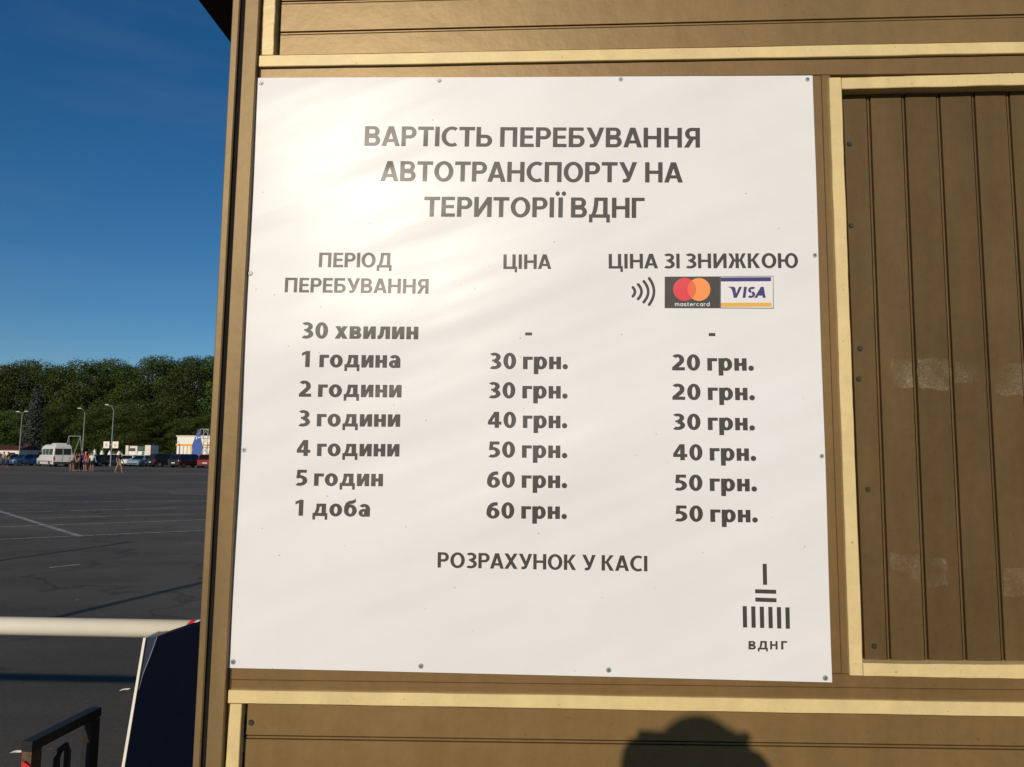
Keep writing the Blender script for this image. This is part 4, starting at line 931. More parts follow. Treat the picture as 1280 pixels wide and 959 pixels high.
# ---- the minibus
def minibus():
    Y = 88; Lx, Wd, H = 5.9, 2.02, 2.65
    rz = R(90+35+17)
    c = at(67.5, Y); root = thing('white_minibus', 'white high-roofed minibus with dark windows seen from behind, people to its right', 'minibus', c, rz)
    P = paint('van_white_paint', (.66, .64, .59)); hw = Wd/2; f, b = Lx/2, -Lx/2
    def ring(w_, z0, z1, k=.86): return [(-w_*.95, z0), (-w_, z0+.3), (-w_*.985, z1*.62), (-w_*.93, z1-.18), (-w_*k*.9, z1), (w_*k*.9, z1), (w_*.93, z1-.18), (w_*.985, z1*.62), (w_, z0+.3), (w_*.95, z0)]
    bm = bmesh.new()
    loft(bm, [(f, ring(hw*.86, .38, 1.02)), (f-.12, ring(hw*.95, .32, 1.15)), (f-.75, ring(hw, .3, 1.32)), (f-.85, ring(hw, .3, 1.40)), (f-1.55, ring(hw, .3, 2.30)), (f-1.85, ring(hw, .3, 2.55)), (f-2.6, ring(hw, .3, H)), (b+.25, ring(hw, .3, H)), (b+.05, ring(hw*.985, .32, H-.06)), (b, ring(hw*.96, .36, H-.16))])
    obj('body', bm, P, root)
    for sy in (-1, 1):
        for (x0, x1) in ((b+.35, b+1.55), (b+1.65, b+2.75), (b+2.85, b+3.75)):
            bm = bmesh.new(); y0 = sy*(hw*.99+.012); y1 = sy*(hw*.945+.014); quad(bm, [(x0, y0, 1.42), (x1, y0, 1.42), (x1, y1, 2.12), (x0, y1, 2.12)]); obj('side_window', bm, M['glass'], root)
        bm = bmesh.new(); quad(bm, [(b+3.95, sy*(hw*.99+.012), 1.42), (b+4.75, sy*(hw*.99+.012), 1.42), (b+4.45, sy*(hw*.945+.016), 2.02), (b+3.95, sy*(hw*.945+.016), 2.05)]); obj('side_window', bm, M['glass'], root)
        bm = bmesh.new(); y_a, y_b = sorted((sy*.06, sy*.86)); hexa(bm, [(b-.015, y_a, 1.42), (b-.015, y_b, 1.42), (b+.02, y_b, 1.42), (b+.02, y_a, 1.42), (b-.008, y_a, 2.16), (b-.008, y_b, 2.16), (b+.03, y_b, 2.16), (b+.03, y_a, 2.16)]); bmesh.ops.recalc_face_normals(bm, faces=bm.faces[:]); obj('rear_window', bm, M['glass'], root)
        bm = bmesh.new(); y_a, y_b = sorted((sy*.86, sy*.985)); box(bm, b-.02, b+.06, y_a, y_b, .72, 1.22); obj('tail_light', bm, M['lamp_red'], root)
        bm = bmesh.new(); y_a, y_b = sorted((sy*.55, sy*.93)); box(bm, f-.2, f-.03, y_a, y_b, .78, 1.0); obj('headlight', bm, M['lamp_clear'], root)
        bm = bmesh.new(); y_a, y_b = sorted((sy*hw*.99, sy*(hw+.22))); box(bm, f-1.35, f-1.25, y_a, y_b, 1.4, 1.72); obj('wing_mirror', bm, M['plastic'], root)
        bm = bmesh.new(); y_a, y_b = sorted((sy*(hw+.001), sy*(hw+.02))); box(bm, b+.2, f-1.1, y_a, y_b, .62, .70); obj('side_moulding', bm, M['plastic'], root)
        for x in (f-1.0, b+1.35): wheel(root, x, sy*(hw-.12), .36, .24)
    bm = bmesh.new(); quad(bm, [(f-.80, -.86, 1.44), (f-.80, .86, 1.44), (f-1.50, .76, 2.26), (f-1.50, -.76, 2.26)])
    for v_ in bm.verts: v_.co.x += .02; v_.co.z += .02
    obj('windscreen', bm, M['glass'], root)
    bm = bmesh.new(); box(bm, b-.10, b+.06, -.98, .98, .40, .58); obj('rear_bumper', bm, M['plastic'], root)
    bm = bmesh.new(); box(bm, b-.012, b+.01, -.012, .012, .62, 2.3); obj('door_seam', bm, M['plastic'], root)
    bm = bmesh.new(); box(bm, b-.03, b+.0, .16, .68, .80, .92); obj('number_plate', bm, M['plate'], root)
    bm = bmesh.new(); hexa(bm, [(b+.6, -.62, H-.01), (b+2.3, -.62, H-.01), (b+2.3, .62, H-.01), (b+.6, .62, H-.01), (b+.75, -.5, H+.17), (b+2.1, -.5, H+.17), (b+2.1, .5, H+.17), (b+.75, .5, H+.17)]); obj('roof_unit', bm, P, root)
minibus()

# ---- people
def skin_mesh(name, pts, edges, rad, m, parent, levels=1):
    me = bpy.data.meshes.new(name); me.from_pydata([tuple(p) for p in pts], edges, []); o = bpy.data.objects.new(name+'_tmp', me); COL.objects.link(o)
    md = o.modifiers.new('skin', 'SKIN'); md.use_smooth_shade = True; md.branch_smoothing = .3
    sk = me.skin_vertices[0].data
    for i, r_ in enumerate(rad): sk[i].radius = (r_, r_) if not isinstance(r_, tuple) else r_
    sk[0].use_root = True
    if levels: s_ = o.modifiers.new('sub', 'SUBSURF'); s_.levels = levels; s_.render_levels = levels
    dg = bpy.context.evaluated_depsgraph_get(); ev = o.evaluated_get(dg); nm = bpy.data.meshes.new_from_object(ev); nm.name = name
    bpy.data.objects.remove(o); bpy.data.meshes.remove(me)
    nm.materials.clear(); nm.materials.append(m)
    for p in nm.polygons: p.use_smooth = True
    return link(bpy.data.objects.new(name, nm), parent)
def ell(bm, c, r, n=12, cut=None, rot=None):
    g = bmesh.ops.create_uvsphere(bm, u_segments=n, v_segments=max(6, n//2+2), radius=1)
    for v_ in g['verts']: v_.co = Vector((v_.co.x*r[0]+c[0], v_.co.y*r[1]+c[1], v_.co.z*r[2]+c[2]))
def cloth(name, col): return mat(name, col, .85, .2, .1, 10)
CL = {}
def cl(name, col):
    if name not in CL: CL[name] = cloth(name+'_cloth', col)
    return CL[name]
def person(px, Y, rz, label, top, bottom, Hh=1.72, stride=0.0, arm=0.12, shorts=False, cap=None, hair=None, group='people standing in the car park'):
    root = thing('person', label, 'person', at(px, Y), rz, group); k = Hh/1.72
    def s(*p): return Vector(p)*k
    pv, ch, nk = s(0, 0, .93), s(0, 0, 1.32), s(0, 0, 1.47); hd_ = s(0, .015, 1.62)
    st = stride
    pts = [pv, s(0, 0, 1.12), ch, nk, s(0, .01, 1.55), hd_, s(0, .01, 1.70)]; ed = [(0, 1), (1, 2), (2, 3), (3, 4), (4, 5), (5, 6)]; rd = [.125, .12, .135, .06, .055, .088, .06]
    for sg in (-1, 1):
        i = len(pts); pts += [s(sg*.17, 0, 1.40), s(sg*(.21+arm*.3), -.02+.3*st*-sg, 1.12), s(sg*(.2+arm), .08+.35*st*-sg, .90), s(sg*(.2+arm), .11+.4*st*-sg, .80)]
        ed += [(2, i), (i, i+1), (i+1, i+2), (i+2, i+3)]; rd += [.06, .045, .034, .038]
        i = len(pts); pts += [s(sg*.09, .01+.08*st*sg, .84), s(sg*.10, .03+.5*st*sg, .49), s(sg*.105, .62*st*sg-(.10*st if sg < 0 else 0), .09), s(sg*.12, .11+.62*st*sg, .035)]
        ed += [(0, i), (i, i+1), (i+1, i+2), (i+2, i+3)]; rd += [.085, .058, .04, .036]
    skin_mesh('body', pts, ed, [r_*k for r_ in rd], M['skin'], root)
    # shirt over torso and upper arms
    p2 = [s(0, 0, .86), s(0, 0, 1.12), ch, s(0, 0, 1.44)]; e2 = [(0, 1), (1, 2), (2, 3)]; r2 = [.15, .148, .16, .085]
    for b_ in (0, 1):
        sg = (-1, 1)[b_]; i = len(p2); q_ = 7+b_*8; p2 += [pts[q_], pts[q_].lerp(pts[q_+1], .75)]; e2 += [(2, i), (i, i+1)]; r2 += [.078, .066]
    skin_mesh('shirt', p2, e2, [r_*k for r_ in r2], top, root)
    p3 = [s(0, 0, 1.02), s(0, 0, .90)]; e3 = [(0, 1)]; r3 = [.147, .14]
    for b_ in (0, 1):
        q_ = 11+b_*8; i = len(p3); kn = pts[q_+1] if not shorts else pts[q_].lerp(pts[q_+1], .8)
        p3 += [pts[q_], kn]; e3 += [(1, i), (i, i+1)]; r3 += [.105, .078]
        if not shorts: p3.append(pts[q_+1].lerp(pts[q_+2], .93)); e3.append((i+1, i+2)); r3.append(.058)
    skin_mesh('trousers' if not shorts else 'shorts', p3, e3, [r_*k for r_ in r3], bottom, root)
    bm = bmesh.new(); ell(bm, hd_+s(0, -.022, .035), (.093*k, .105*k, .10*k)); obj('hair' if cap is None else 'cap', bm, (cap or hair or M['hair']), root, smooth=True)
    return root
C_ = dict(grey=cl('grey', (.30, .28, .27)), black=cl('black', (.012, .012, .014)), dkred=cl('dark_red', (.12, .02, .02)), blue=cl('blue', (.02, .04, .16)), red=cl('red', (.45, .03, .025)), white=cl('white', (.66, .64, .60)), navy=cl('navy', (.012, .018, .04)), tan=cl('tan', (.30, .22, .14)), dark=cl('dark_grey', (.03, .03, .032)))
person(91, 63, R(200), 'person in grey top and dark shorts nearest the minibus', C_['grey'], C_['dark'], 1.72, .08, shorts=True)
person(96, 64.5, R(160), 'person all in black second from the minibus', C_['black'], C_['black'], 1.68)
person(99.3, 66, R(190), 'person in dark red top behind the group by the minibus', C_['dkred'], C_['black'], 1.66)
person(103, 64, R(170), 'person in blue top and navy trousers in the middle of the group', C_['blue'], C_['navy'], 1.76)
person(107.4, 63, R(150), 'person in bright red top and dark shorts in the group', C_['red'], C_['dark'], 1.72, .06, shorts=True, hair=mat('fair_hair', (.45, .30, .15), .6, .4))
person(111.6, 65, R(210), 'person in dark clothes standing between red top and white top', C_['black'], C_['dark'], 1.66)
person(115.6, 63, R(215), 'person in pale top and dark shorts at the right end of the group', C_['white'], C_['navy'], 1.70, .08, shorts=True)
person(149.5, 60.5, R(-75), 'person in white cap and tan shorts walking alone across the lot', C_['dark'], C_['tan'], 1.74, .42, shorts=True, cap=C_['white'], group='people walking in the car park')
person(5.0, 84, R(180), 'person in tan top standing beside the white car at the left edge', C_['tan'], C_['dark'], 1.72)
person(10.4, 82, R(150), 'person in dark clothes standing left of the blue hatchback', C_['black'], C_['navy'], 1.70)

# ---- street lamps
def lamp(px, Y, top_py, arms, label, signs=None):
    root = thing('street_lamp', label, 'street lamp', at(px, Y), 0, 'street lamps at the far side of the lot'); h = zat(px, top_py, Y)
    bm = bmesh.new(); tube(bm, [(0, 0, 0), (0, 0, h*.3), (0, 0, h)], [.085, .07, .045], 12); obj('pole', bm, M['lamp_pole'], root)
    for dx, dz in arms:
        bm = bmesh.new(); tube(bm, [(0, 0, h-.15), (dx*.4, 0, h+dz*.7), (dx, 0, h+dz)], [.04, .035, .03], 8); obj('arm', bm, M['lamp_pole'], root)
        bm = bmesh.new(); s = 1 if dx > 0 else -1
        loft(bm, [(dx-s*.05, [(-.06, h+dz-.05), (.06, h+dz-.05), (.05, h+dz+.06), (-.05, h+dz+.06)]), (dx+s*.2, [(-.12, h+dz-.05), (.12, h+dz-.05), (.10, h+dz+.07), (-.10, h+dz+.07)]), (dx+s*.45, [(-.06, h+dz-.03), (.06, h+dz-.03), (.05, h+dz+.05), (-.05, h+dz+.05)])])
        obj('lamp_head', bm, M['lamp_shell'], root)
    return root
lamp(24, 96, 519, [(-.42, .45), (.35, .5)], 'street lamp with two short arms beside the blue-grey spruce')
lamp(102.8, 90, 516, [(-.55, .55)], 'street lamp rising behind the group of people')
lamp(138.8, 92, 512, [(-.75, .6)], 'street lamp carrying two square white notice panels')
for (a, b_, lab) in ((129, 136.3, 'square white notice panel left of the lamp post'), (140.2, 147.6, 'square white notice panel right of the lamp post')):
    Y = 92; z0, z1 = zat(a, 560.3, Y), zat(a, 552, Y); x0, x1 = at(a, Y).x, at(b_, Y).x; cx = (x0+x1)/2; lp = at(138.8, Y)
    root = thing('notice_panel', lab, 'notice board', (cx, lp.y-.06, z0), 0, 'notice panels on the lamp post')
    bm = bmesh.new(); box(bm, x0-cx, x1-cx, -.03, .03, 0, z1-z0); obj('panel', bm, M['white'], root)
    bm = bmesh.new(); box(bm, -.16, .12, -.034, -.031, .22, .58); obj('print', bm, mat('notice_print', (.55, .36, .28), .6, .3, .5, 14), root)
    bm = bmesh.new(); bx = sorted((lp.x-cx, (x1-cx) if lp.x-cx > 0 else (x0-cx))); box(bm, bx[0], bx[1], -.02, .02, (z1-z0)*.5, (z1-z0)*.5+.05); obj('bracket', bm, M['galv'], root)

# ---- closed white parasols behind the cars
for i, (px, top, w_) in enumerate(((118, 561.5, .5), (127.3, 562.5, .5), (137, 563, .55), (148.3, 563.5, .6))):
    Y = 103; zt_ = zat(px, top, Y)
    lab = ('closed white parasol behind the black car nearest the group', 'closed white parasol just left of the lamp with panels', 'closed white parasol at the foot of the lamp with panels', 'closed white parasol beside the walking person')[i]
    root = thing('parasol', lab, 'parasol', at(px, Y), 0, 'closed white parasols behind the cars')
    bm = bmesh.new(); tube(bm, [(0, 0, 0), (0, 0, zt_-.1)], .03, 8); obj('pole', bm, M['galv'], root)
    bm = bmesh.new(); lathe(bm, [(w_*.46, zt_-1.25), (w_*.60, zt_-1.15), (w_*.56, zt_-.75), (w_*.40, zt_-.38), (w_*.16, zt_-.12), (.02, zt_)], n=12); obj('canopy', bm, M['white'], root)
# ---- metal frame behind the minibus
Y = 101; root = thing('swing_frame', 'thin pale metal frame behind the minibus and the people', 'metal frame', at(91, Y), 0)
zt_ = zat(91, 545.3, Y); xa, xb_ = at(84.6, Y).x-at(91, Y).x, at(99, Y).x-at(91, Y).x
bm = bmesh.new(); tube(bm, [(xa, 0, zt_), (xb_, 0, zt_)], .035, 8); obj('top_bar', bm, M['galv'], root)
for x, dx in ((xa, -.5), (xa, .1), (xb_, -.9), (xb_, .25)):
    bm = bmesh.new(); tube(bm, [(x, 0, zt_-.03), (x+dx, .5 if dx > 0 else -.5, 0)], .03, 8); obj('leg', bm, M['galv'], root)

# ---- low buildings
cw = mat('cream_render', (.66, .60, .50), .8, .2, .08, 1.5); rr_m = mat('red_roof', (.10, .022, .018), .7, .3, .15, 3); dk = mat('dark_opening', (.03, .028, .025), .5, .4)
Y = 106; x0, x1 = at(-40, Y).x, at(23.5, Y).x
b1 = thing('low_building', 'low cream building with dark red roof at the left edge', 'building', ((x0+x1)/2, at(0, Y).y, 0)); hx = (x1-x0)/2
ze, zr = zat(10, 562.3, Y), zat(10, 557, Y)
bm = bmesh.new(); box(bm, -hx, hx, 0, 5, 0, ze); obj('wall', bm, cw, b1)
bm = bmesh.new(); loft(bm, [(-hx-.3, [(-.35, ze), (-.35, ze+.06), (2.5, zr), (5.35, ze+.06), (5.35, ze)]), (hx+.1, [(-.35, ze), (-.35, ze+.06), (2.5, zr), (5.35, ze+.06), (5.35, ze)])]); obj('roof', bm, rr_m, b1)
for x in (hx-1.0, hx-3.2, hx-5.4):
    f_ = bmesh.new(); box(f_, x-.55, x+.55, -.05, .0-.002, .95, 1.75); wo = obj('window', f_, M['white'], b1)
    f_ = bmesh.new(); box(f_, x-.47, x+.47, -.056, -.0505, 1.02, 1.68); obj('pane', f_, M['glass'], wo)
Y = 108
b2 = thing('white_pavilion', 'small white roofless pavilion with raised corner pillars and a green mark', 'pavilion', (at(172, Y).x, at(172, Y).y, 0))
ox = at(172, Y).x; X = lambda px: at(px, Y).x-ox
bm = bmesh.new(); box(bm, X(158), X(182), 0, 2.4, 0, zat(170, 564.2, Y)); obj('wall', bm, M['white'], b2)
bm = bmesh.new(); box(bm, X(157.2), X(170.8), .2, .5, zat(165, 560.3, Y), zat(165, 557.6, Y)); obj('lintel', bm, cw, b2)
for a, b_, t_ in ((157, 160.4, 556.9), (169.2, 171.6, 557.8), (181.2, 188.2, 556.6)):
    bm = bmesh.new(); box(bm, X(a), X(b_), -.1, 2.2, 0, zat(170, t_, Y)); obj('pillar', bm, cw, b2)
bm = bmesh.new(); z0, z1 = zat(178, 570.5, Y), zat(178, 563.5, Y)
bm.faces.new([bm.verts.new(p) for p in ((X(175), -.01, z0), (X(180), -.01, z0), (X(180.6), -.01, z0+.5), (X(179.6), -.01, z1), (X(177), -.01, z1-.2), (X(177.4), -.01, z0+.4))]); obj('green_mark', bm, mat('green_print', (.03, .22, .09), .6, .3), b2)
Y = 104; ox = at(236, Y).x
b3 = thing('white_hall', 'white hall with orange band and upright ribs behind the blue banner', 'building', (ox, at(236, Y).y, 0))
zt_ = zat(230, 545.8, Y)
bm = bmesh.new(); box(bm, X(220.5), X(300), 0, 6, 0, zt_); obj('wall', bm, M['white'], b3)
bm = bmesh.new(); box(bm, X(219.5), X(301), -.12, 6.1, zt_, zt_+.14); obj('roof_edge', bm, M['white'], b3)
bm = bmesh.new(); box(bm, X(219.5), X(300), -.10, -.002, zat(230, 557.2, Y), zat(230, 555, Y)); obj('band', bm, mat('orange_band', (.72, .36, .08), .6, .3, .1, 3), b3)
for k in range(12):
    bm = bmesh.new(); x = X(220.5)+.35+k*.55; box(bm, x, x+.12, -.09, -.002, 0, zat(230, 557.4, Y)); obj('rib', bm, cw, b3)
Y = 98; ox = at(246, Y).x
bn = thing('blue_banner', 'tall blue kite-shaped banner with yellow left edge before the white hall', 'banner', (ox, at(246, Y).y, 0))
def kite(pts, y0, y1, m, nm):
    bm = bmesh.new(); A = [bm.verts.new((X(a), y0, zat(246, b_, Y))) for a, b_ in pts]; B = [bm.verts.new((X(a), y1, zat(246, b_, Y))) for a, b_ in pts]
    bm.faces.new(A); bm.faces.new(B[::-1]); n = len(pts)
    for i in range(n): bm.faces.new((A[(i+1) % n], A[i], B[i], B[(i+1) % n]))
    bmesh.ops.recalc_face_normals(bm, faces=bm.faces[:]); return obj(nm, bm, m, bn)
kite([(246.6, 536.3), (239.3, 557), (239.8, 571), (251, 571), (252.8, 558)], -.04, .04, mat('banner_blue', (.055, .105, .33), .7, .3, .12, 2), 'fabric')
kite([(239.2, 556), (236.9, 560), (239.5, 567), (240.2, 562)], -.05, .03, mat('banner_yellow', (.62, .50, .05), .7, .3), 'yellow_edge')
kite([(244.3, 545.5), (245.3, 545.5), (245.3, 549.5), (244.3, 549.5)], -.046, -.042, M['white'], 'emblem'); kite([(246.6, 546.2), (248.8, 546.2), (248.8, 547.6), (246.6, 547.6)], -.046, -.042, M['white'], 'emblem')
bm = bmesh.new(); tube(bm, [(0, .06, 0), (0, .06, zat(246, 537, Y))], .04, 8); obj('pole', bm, M['galv'], bn)
Y = 100; ox = at(256, Y).x
tr = thing('truss_tower', 'open steel truss tower just right of the blue banner', 'truss', (ox, at(256, Y).y, 0)); zt_ = zat(256, 536.5, Y); hx = X(261)
bm = bmesh.new(); cs = [(-hx, -hx), (hx, -hx), (hx, hx), (-hx, hx)]
for x, y in cs: tube(bm, [(x, y, 0), (x, y, zt_)], .04, 6)
nseg = 4
for k in range(nseg+1):
    z = zt_*k/nseg
    for i in range(4):
        a, b_ = cs[i], cs[(i+1) % 4]; tube(bm, [(a[0], a[1], max(z-.02, .03)), (b_[0], b_[1], max(z-.02, .03))], .028, 6)
        if k < nseg: tube(bm, [(a[0], a[1], z+.03), (b_[0], b_[1], zt_*(k+1)/nseg-.03)], .02, 6)
obj('lattice', bm, M['galv'], tr)

# =================================================================== TREES
def leaf_mat(name, a, b):
    m = bpy.data.materials.new(name); m.use_nodes = True; t = m.node_tree; p = t.nodes['Principled BSDF']
    g = t.nodes.new('ShaderNodeNewGeometry'); r_ = t.nodes.new('ShaderNodeValToRGB')
    r_.color_ramp.elements[0].color = (*a, 1); r_.color_ramp.elements[1].color = (*b, 1)
    t.links.new(g.outputs['Random Per Island'], r_.inputs[0])
    oi = t.nodes.new('ShaderNodeObjectInfo'); hs = t.nodes.new('ShaderNodeHueSaturation'); mr = t.nodes.new('ShaderNodeMapRange'); mr.inputs[3].default_value = .6; mr.inputs[4].default_value = 1.3
    mh = t.nodes.new('ShaderNodeMapRange'); mh.inputs[3].default_value = .475; mh.inputs[4].default_value = .515
    t.links.new(oi.outputs['Random'], mr.inputs[0]); t.links.new(mr.outputs[0], hs.inputs['Value']); t.links.new(oi.outputs['Random'], mh.inputs[0]); t.links.new(mh.outputs[0], hs.inputs['Hue'])
    t.links.new(r_.outputs[0], hs.inputs['Color']); t.links.new(hs.outputs[0], p.inputs['Base Color'])
    p.inputs['Roughness'].default_value = .6; p.inputs['Specular IOR Level'].default_value = .10
    return m
LM = leaf_mat('broadleaf_foliage', (.022, .042, .010), (.078, .105, .022))
SM = leaf_mat('spruce_foliage', (.035, .048, .040), (.095, .115, .10))
BK = mat('bark', (.022, .018, .013), .9, .2, .3, 6)
def leafq(bm, c, nrm, s, rg):
    a = nrm.orthogonal().normalized(); b = nrm.cross(a); th = rg.uniform(0, 6.28)
    u = a*math.cos(th)+b*math.sin(th); v_ = nrm.cross(u)
    bm.faces.new([bm.verts.new(c+u*s), bm.verts.new(c+v_*s*.62), bm.verts.new(c-u*s), bm.verts.new(c-v_*s*.62)])
def broad_mesh(seed, Ht=20.0, Wd=11.0, n=24000):
    rg = random.Random(seed); tb = bmesh.new(); cb = bmesh.new(); lob = []
    nl = 22
    for i in range(nl):
        z = Ht*(.20+.74*((i+.5)/nl)); env = Wd/2*math.sin(math.pi*min(1, max(.05, (z/Ht-.08)/.96)))**.55
        a = i*2.4+rg.uniform(-.4, .4); d = env*rg.uniform(.35, .80); r_ = Wd*rg.uniform(.15, .30)*(1.15-.35*z/Ht)
        lob.append((Vector((math.cos(a)*d, math.sin(a)*d, z)), Vector((r_, r_, r_*rg.uniform(.65, .9)))))
    lob.append((Vector((0, 0, Ht*.93)), Vector((Wd*.14, Wd*.14, Wd*.13))))
    tube(tb, [(0, 0, 0), (.1, 0, Ht*.25), (-.1, .1, Ht*.55), (0, 0, Ht*.85)], [.38, .30, .18, .05], 10)
    for c, r_ in lob[::2]: tube(tb, [(0, 0, max(1.5, c.z*.62)), tuple(c*.55+Vector((0, 0, c.z*.35))), tuple(c)], [.10, .06, .02], 6)
    wts = [r_.x**2 for _, r_ in lob]
    for k in range(n):
        c, r_ = rg.choices(lob, wts)[0]
        d = Vector((rg.gauss(0, 1), rg.gauss(0, 1), rg.gauss(0, 1))).normalized(); rad = rg.uniform(.42, 1.0)**.55
        if rg.random() < .22: rad *= rg.uniform(1.02, 1.32)
        rad *= 1+.16*math.sin(d.x*7+c.z)*math.sin(d.y*6+c.x)*math.sin(d.z*8+c.y)
        p = c+Vector((d.x*r_.x, d.y*r_.y, d.z*r_.z))*rad
        nrm = (d+Vector((rg.gauss(0, .42), rg.gauss(0, .42), rg.gauss(0, .42)))).normalized()
        leafq(cb, p, nrm, rg.uniform(.085, .19), rg)
    res = []
    for nm, b_, m in (('trunk', tb, BK), ('crown', cb, LM)):
        me = bpy.data.meshes.new(nm); b_.to_mesh(me); b_.free(); me.materials.append(m); res.append(me)
    return res
TV = [broad_mesh(s, 20, w_) for s, w_ in ((1, 11), (2, 12.5), (3, 10.5), (5, 12))]
def tree(px, Y, top_py, var, rz, label, wide=1.0):
    h = zat(px, top_py, Y); root = thing('broadleaf_tree', label, 'tree', at(px, Y, .1), rz, 'broadleaf trees behind the car park'); s = (h-.1)/20.0
    for me, nm in zip(TV[var], ('trunk', 'crown')):
        o = link(bpy.data.objects.new(nm, me), root); o.scale = (s*wide, s*wide, s)
for i, (px, Y, tp_, var, rz, wd, lab) in enumerate((
    (-28, 142, 456, 1, .3, 1.2, 'broadleaf tree mostly beyond the left edge of the photo'), (4, 138, 455, 0, 1.1, 1.15, 'broadleaf tree at the left edge above the red-roofed building'), (30, 152, 450.5, 1, 2.1, 1.2, 'broadleaf tree rising directly behind the spruce'),
    (62, 140, 456.5, 2, .2, 1.15, 'broadleaf tree behind the minibus, its top the low dip in the skyline'), (84, 155, 459, 3, 4.0, 1.2, 'broadleaf tree behind the metal frame, set farther back'), (108, 140, 449.5, 0, 2.9, 1.15, 'broadleaf tree behind the group of people'),
    (133, 146, 450, 1, 5.1, 1.15, 'broadleaf tree behind the lamp with two panels'), (158, 150, 456, 2, 3.3, 1.2, 'broadleaf tree behind the white pavilion left pillar'), (181, 138, 445.5, 3, .9, 1.2, 'tall broadleaf tree above the white pavilion right pillar'),
    (208, 148, 450, 0, 4.4, 1.2, 'broadleaf tree above the black off-roader'), (233, 140, 447, 1, 1.7, 1.1, 'tall broadleaf tree above the white hall'), (258, 146, 444, 2, 5.6, 1.15, 'broadleaf tree above the truss tower touching the kiosk corner'),
    (285, 142, 445, 3, 2.2, 1.2, 'broadleaf tree hidden by the kiosk corner post'))):
    tree(px, Y, tp_, var, rz, lab, wd)
# lower growth in front of the trunks
for i, (px, Y, tp_, var, rz, wd, lab) in enumerate((
    (12, 128, 512, 2, .5, 1.6, 'low bushy tree between red-roofed building and spruce'), (66, 126, 505, 3, 1.5, 1.7, 'low bushy tree right of the spruce above the minibus'), (98, 127, 512, 0, 2.5, 1.7, 'low bushy tree behind the metal frame'),
    (122, 126, 508, 1, .7, 1.7, 'low bushy tree between the two right-hand lamps'), (156, 127, 505, 2, 3.6, 1.7, 'low bushy tree right of the lamp with two panels'), (184, 128, 512, 3, 4.6, 1.7, 'low bushy tree behind the pavilion right pillar'), (207, 130, 528, 0, 5.5, 1.9, 'low dark bushy tree left of the white hall'), (232, 130, 522, 1, 6.1, 1.7, 'low bushy tree behind the white hall'), (-20, 127, 512, 1, 2.2, 1.7, 'low bushy tree mostly beyond the left edge'), (262, 130, 515, 2, 1.2, 1.7, 'low bushy tree behind the truss tower'))):
    tree(px, Y, tp_, var, rz, lab, wd)
# blue-grey spruce
Y = 118; h = zat(40, 480, Y); sp = thing('spruce_tree', 'tall blue-grey spruce standing left of the minibus', 'tree', at(40, Y, .1), 0); rg = random.Random(11)
bm = bmesh.new(); tube(bm, [(0, 0, 0), (0, 0, h)], [.25, .03], 8); obj('trunk', bm, BK, sp)
bm = bmesh.new()
for k in range(230):
    t_ = (k/230)**.9; z = h*(.06+.93*t_); L_ = (1-t_)**.62*2.0+.12; a = k*2.399; L_ *= rg.uniform(.75, 1.1)
    for j in range(int(10+26*(1-t_))):
        f_ = rg.random()**.7; r_ = L_*f_; w_ = rg.gauss(0, .13)*(.4+f_); p = Vector((math.cos(a)*r_-math.sin(a)*w_, math.sin(a)*r_+math.cos(a)*w_, z-.35*r_+.12*r_*r_+rg.gauss(0, .06)))
        leafq(bm, p, Vector((rg.gauss(0, .5)+math.cos(a)*.5, rg.gauss(0, .5)+math.sin(a)*.5, rg.uniform(.2, 1))).normalized(), rg.uniform(.10, .22), rg)
obj('crown', bm, SM, sp)

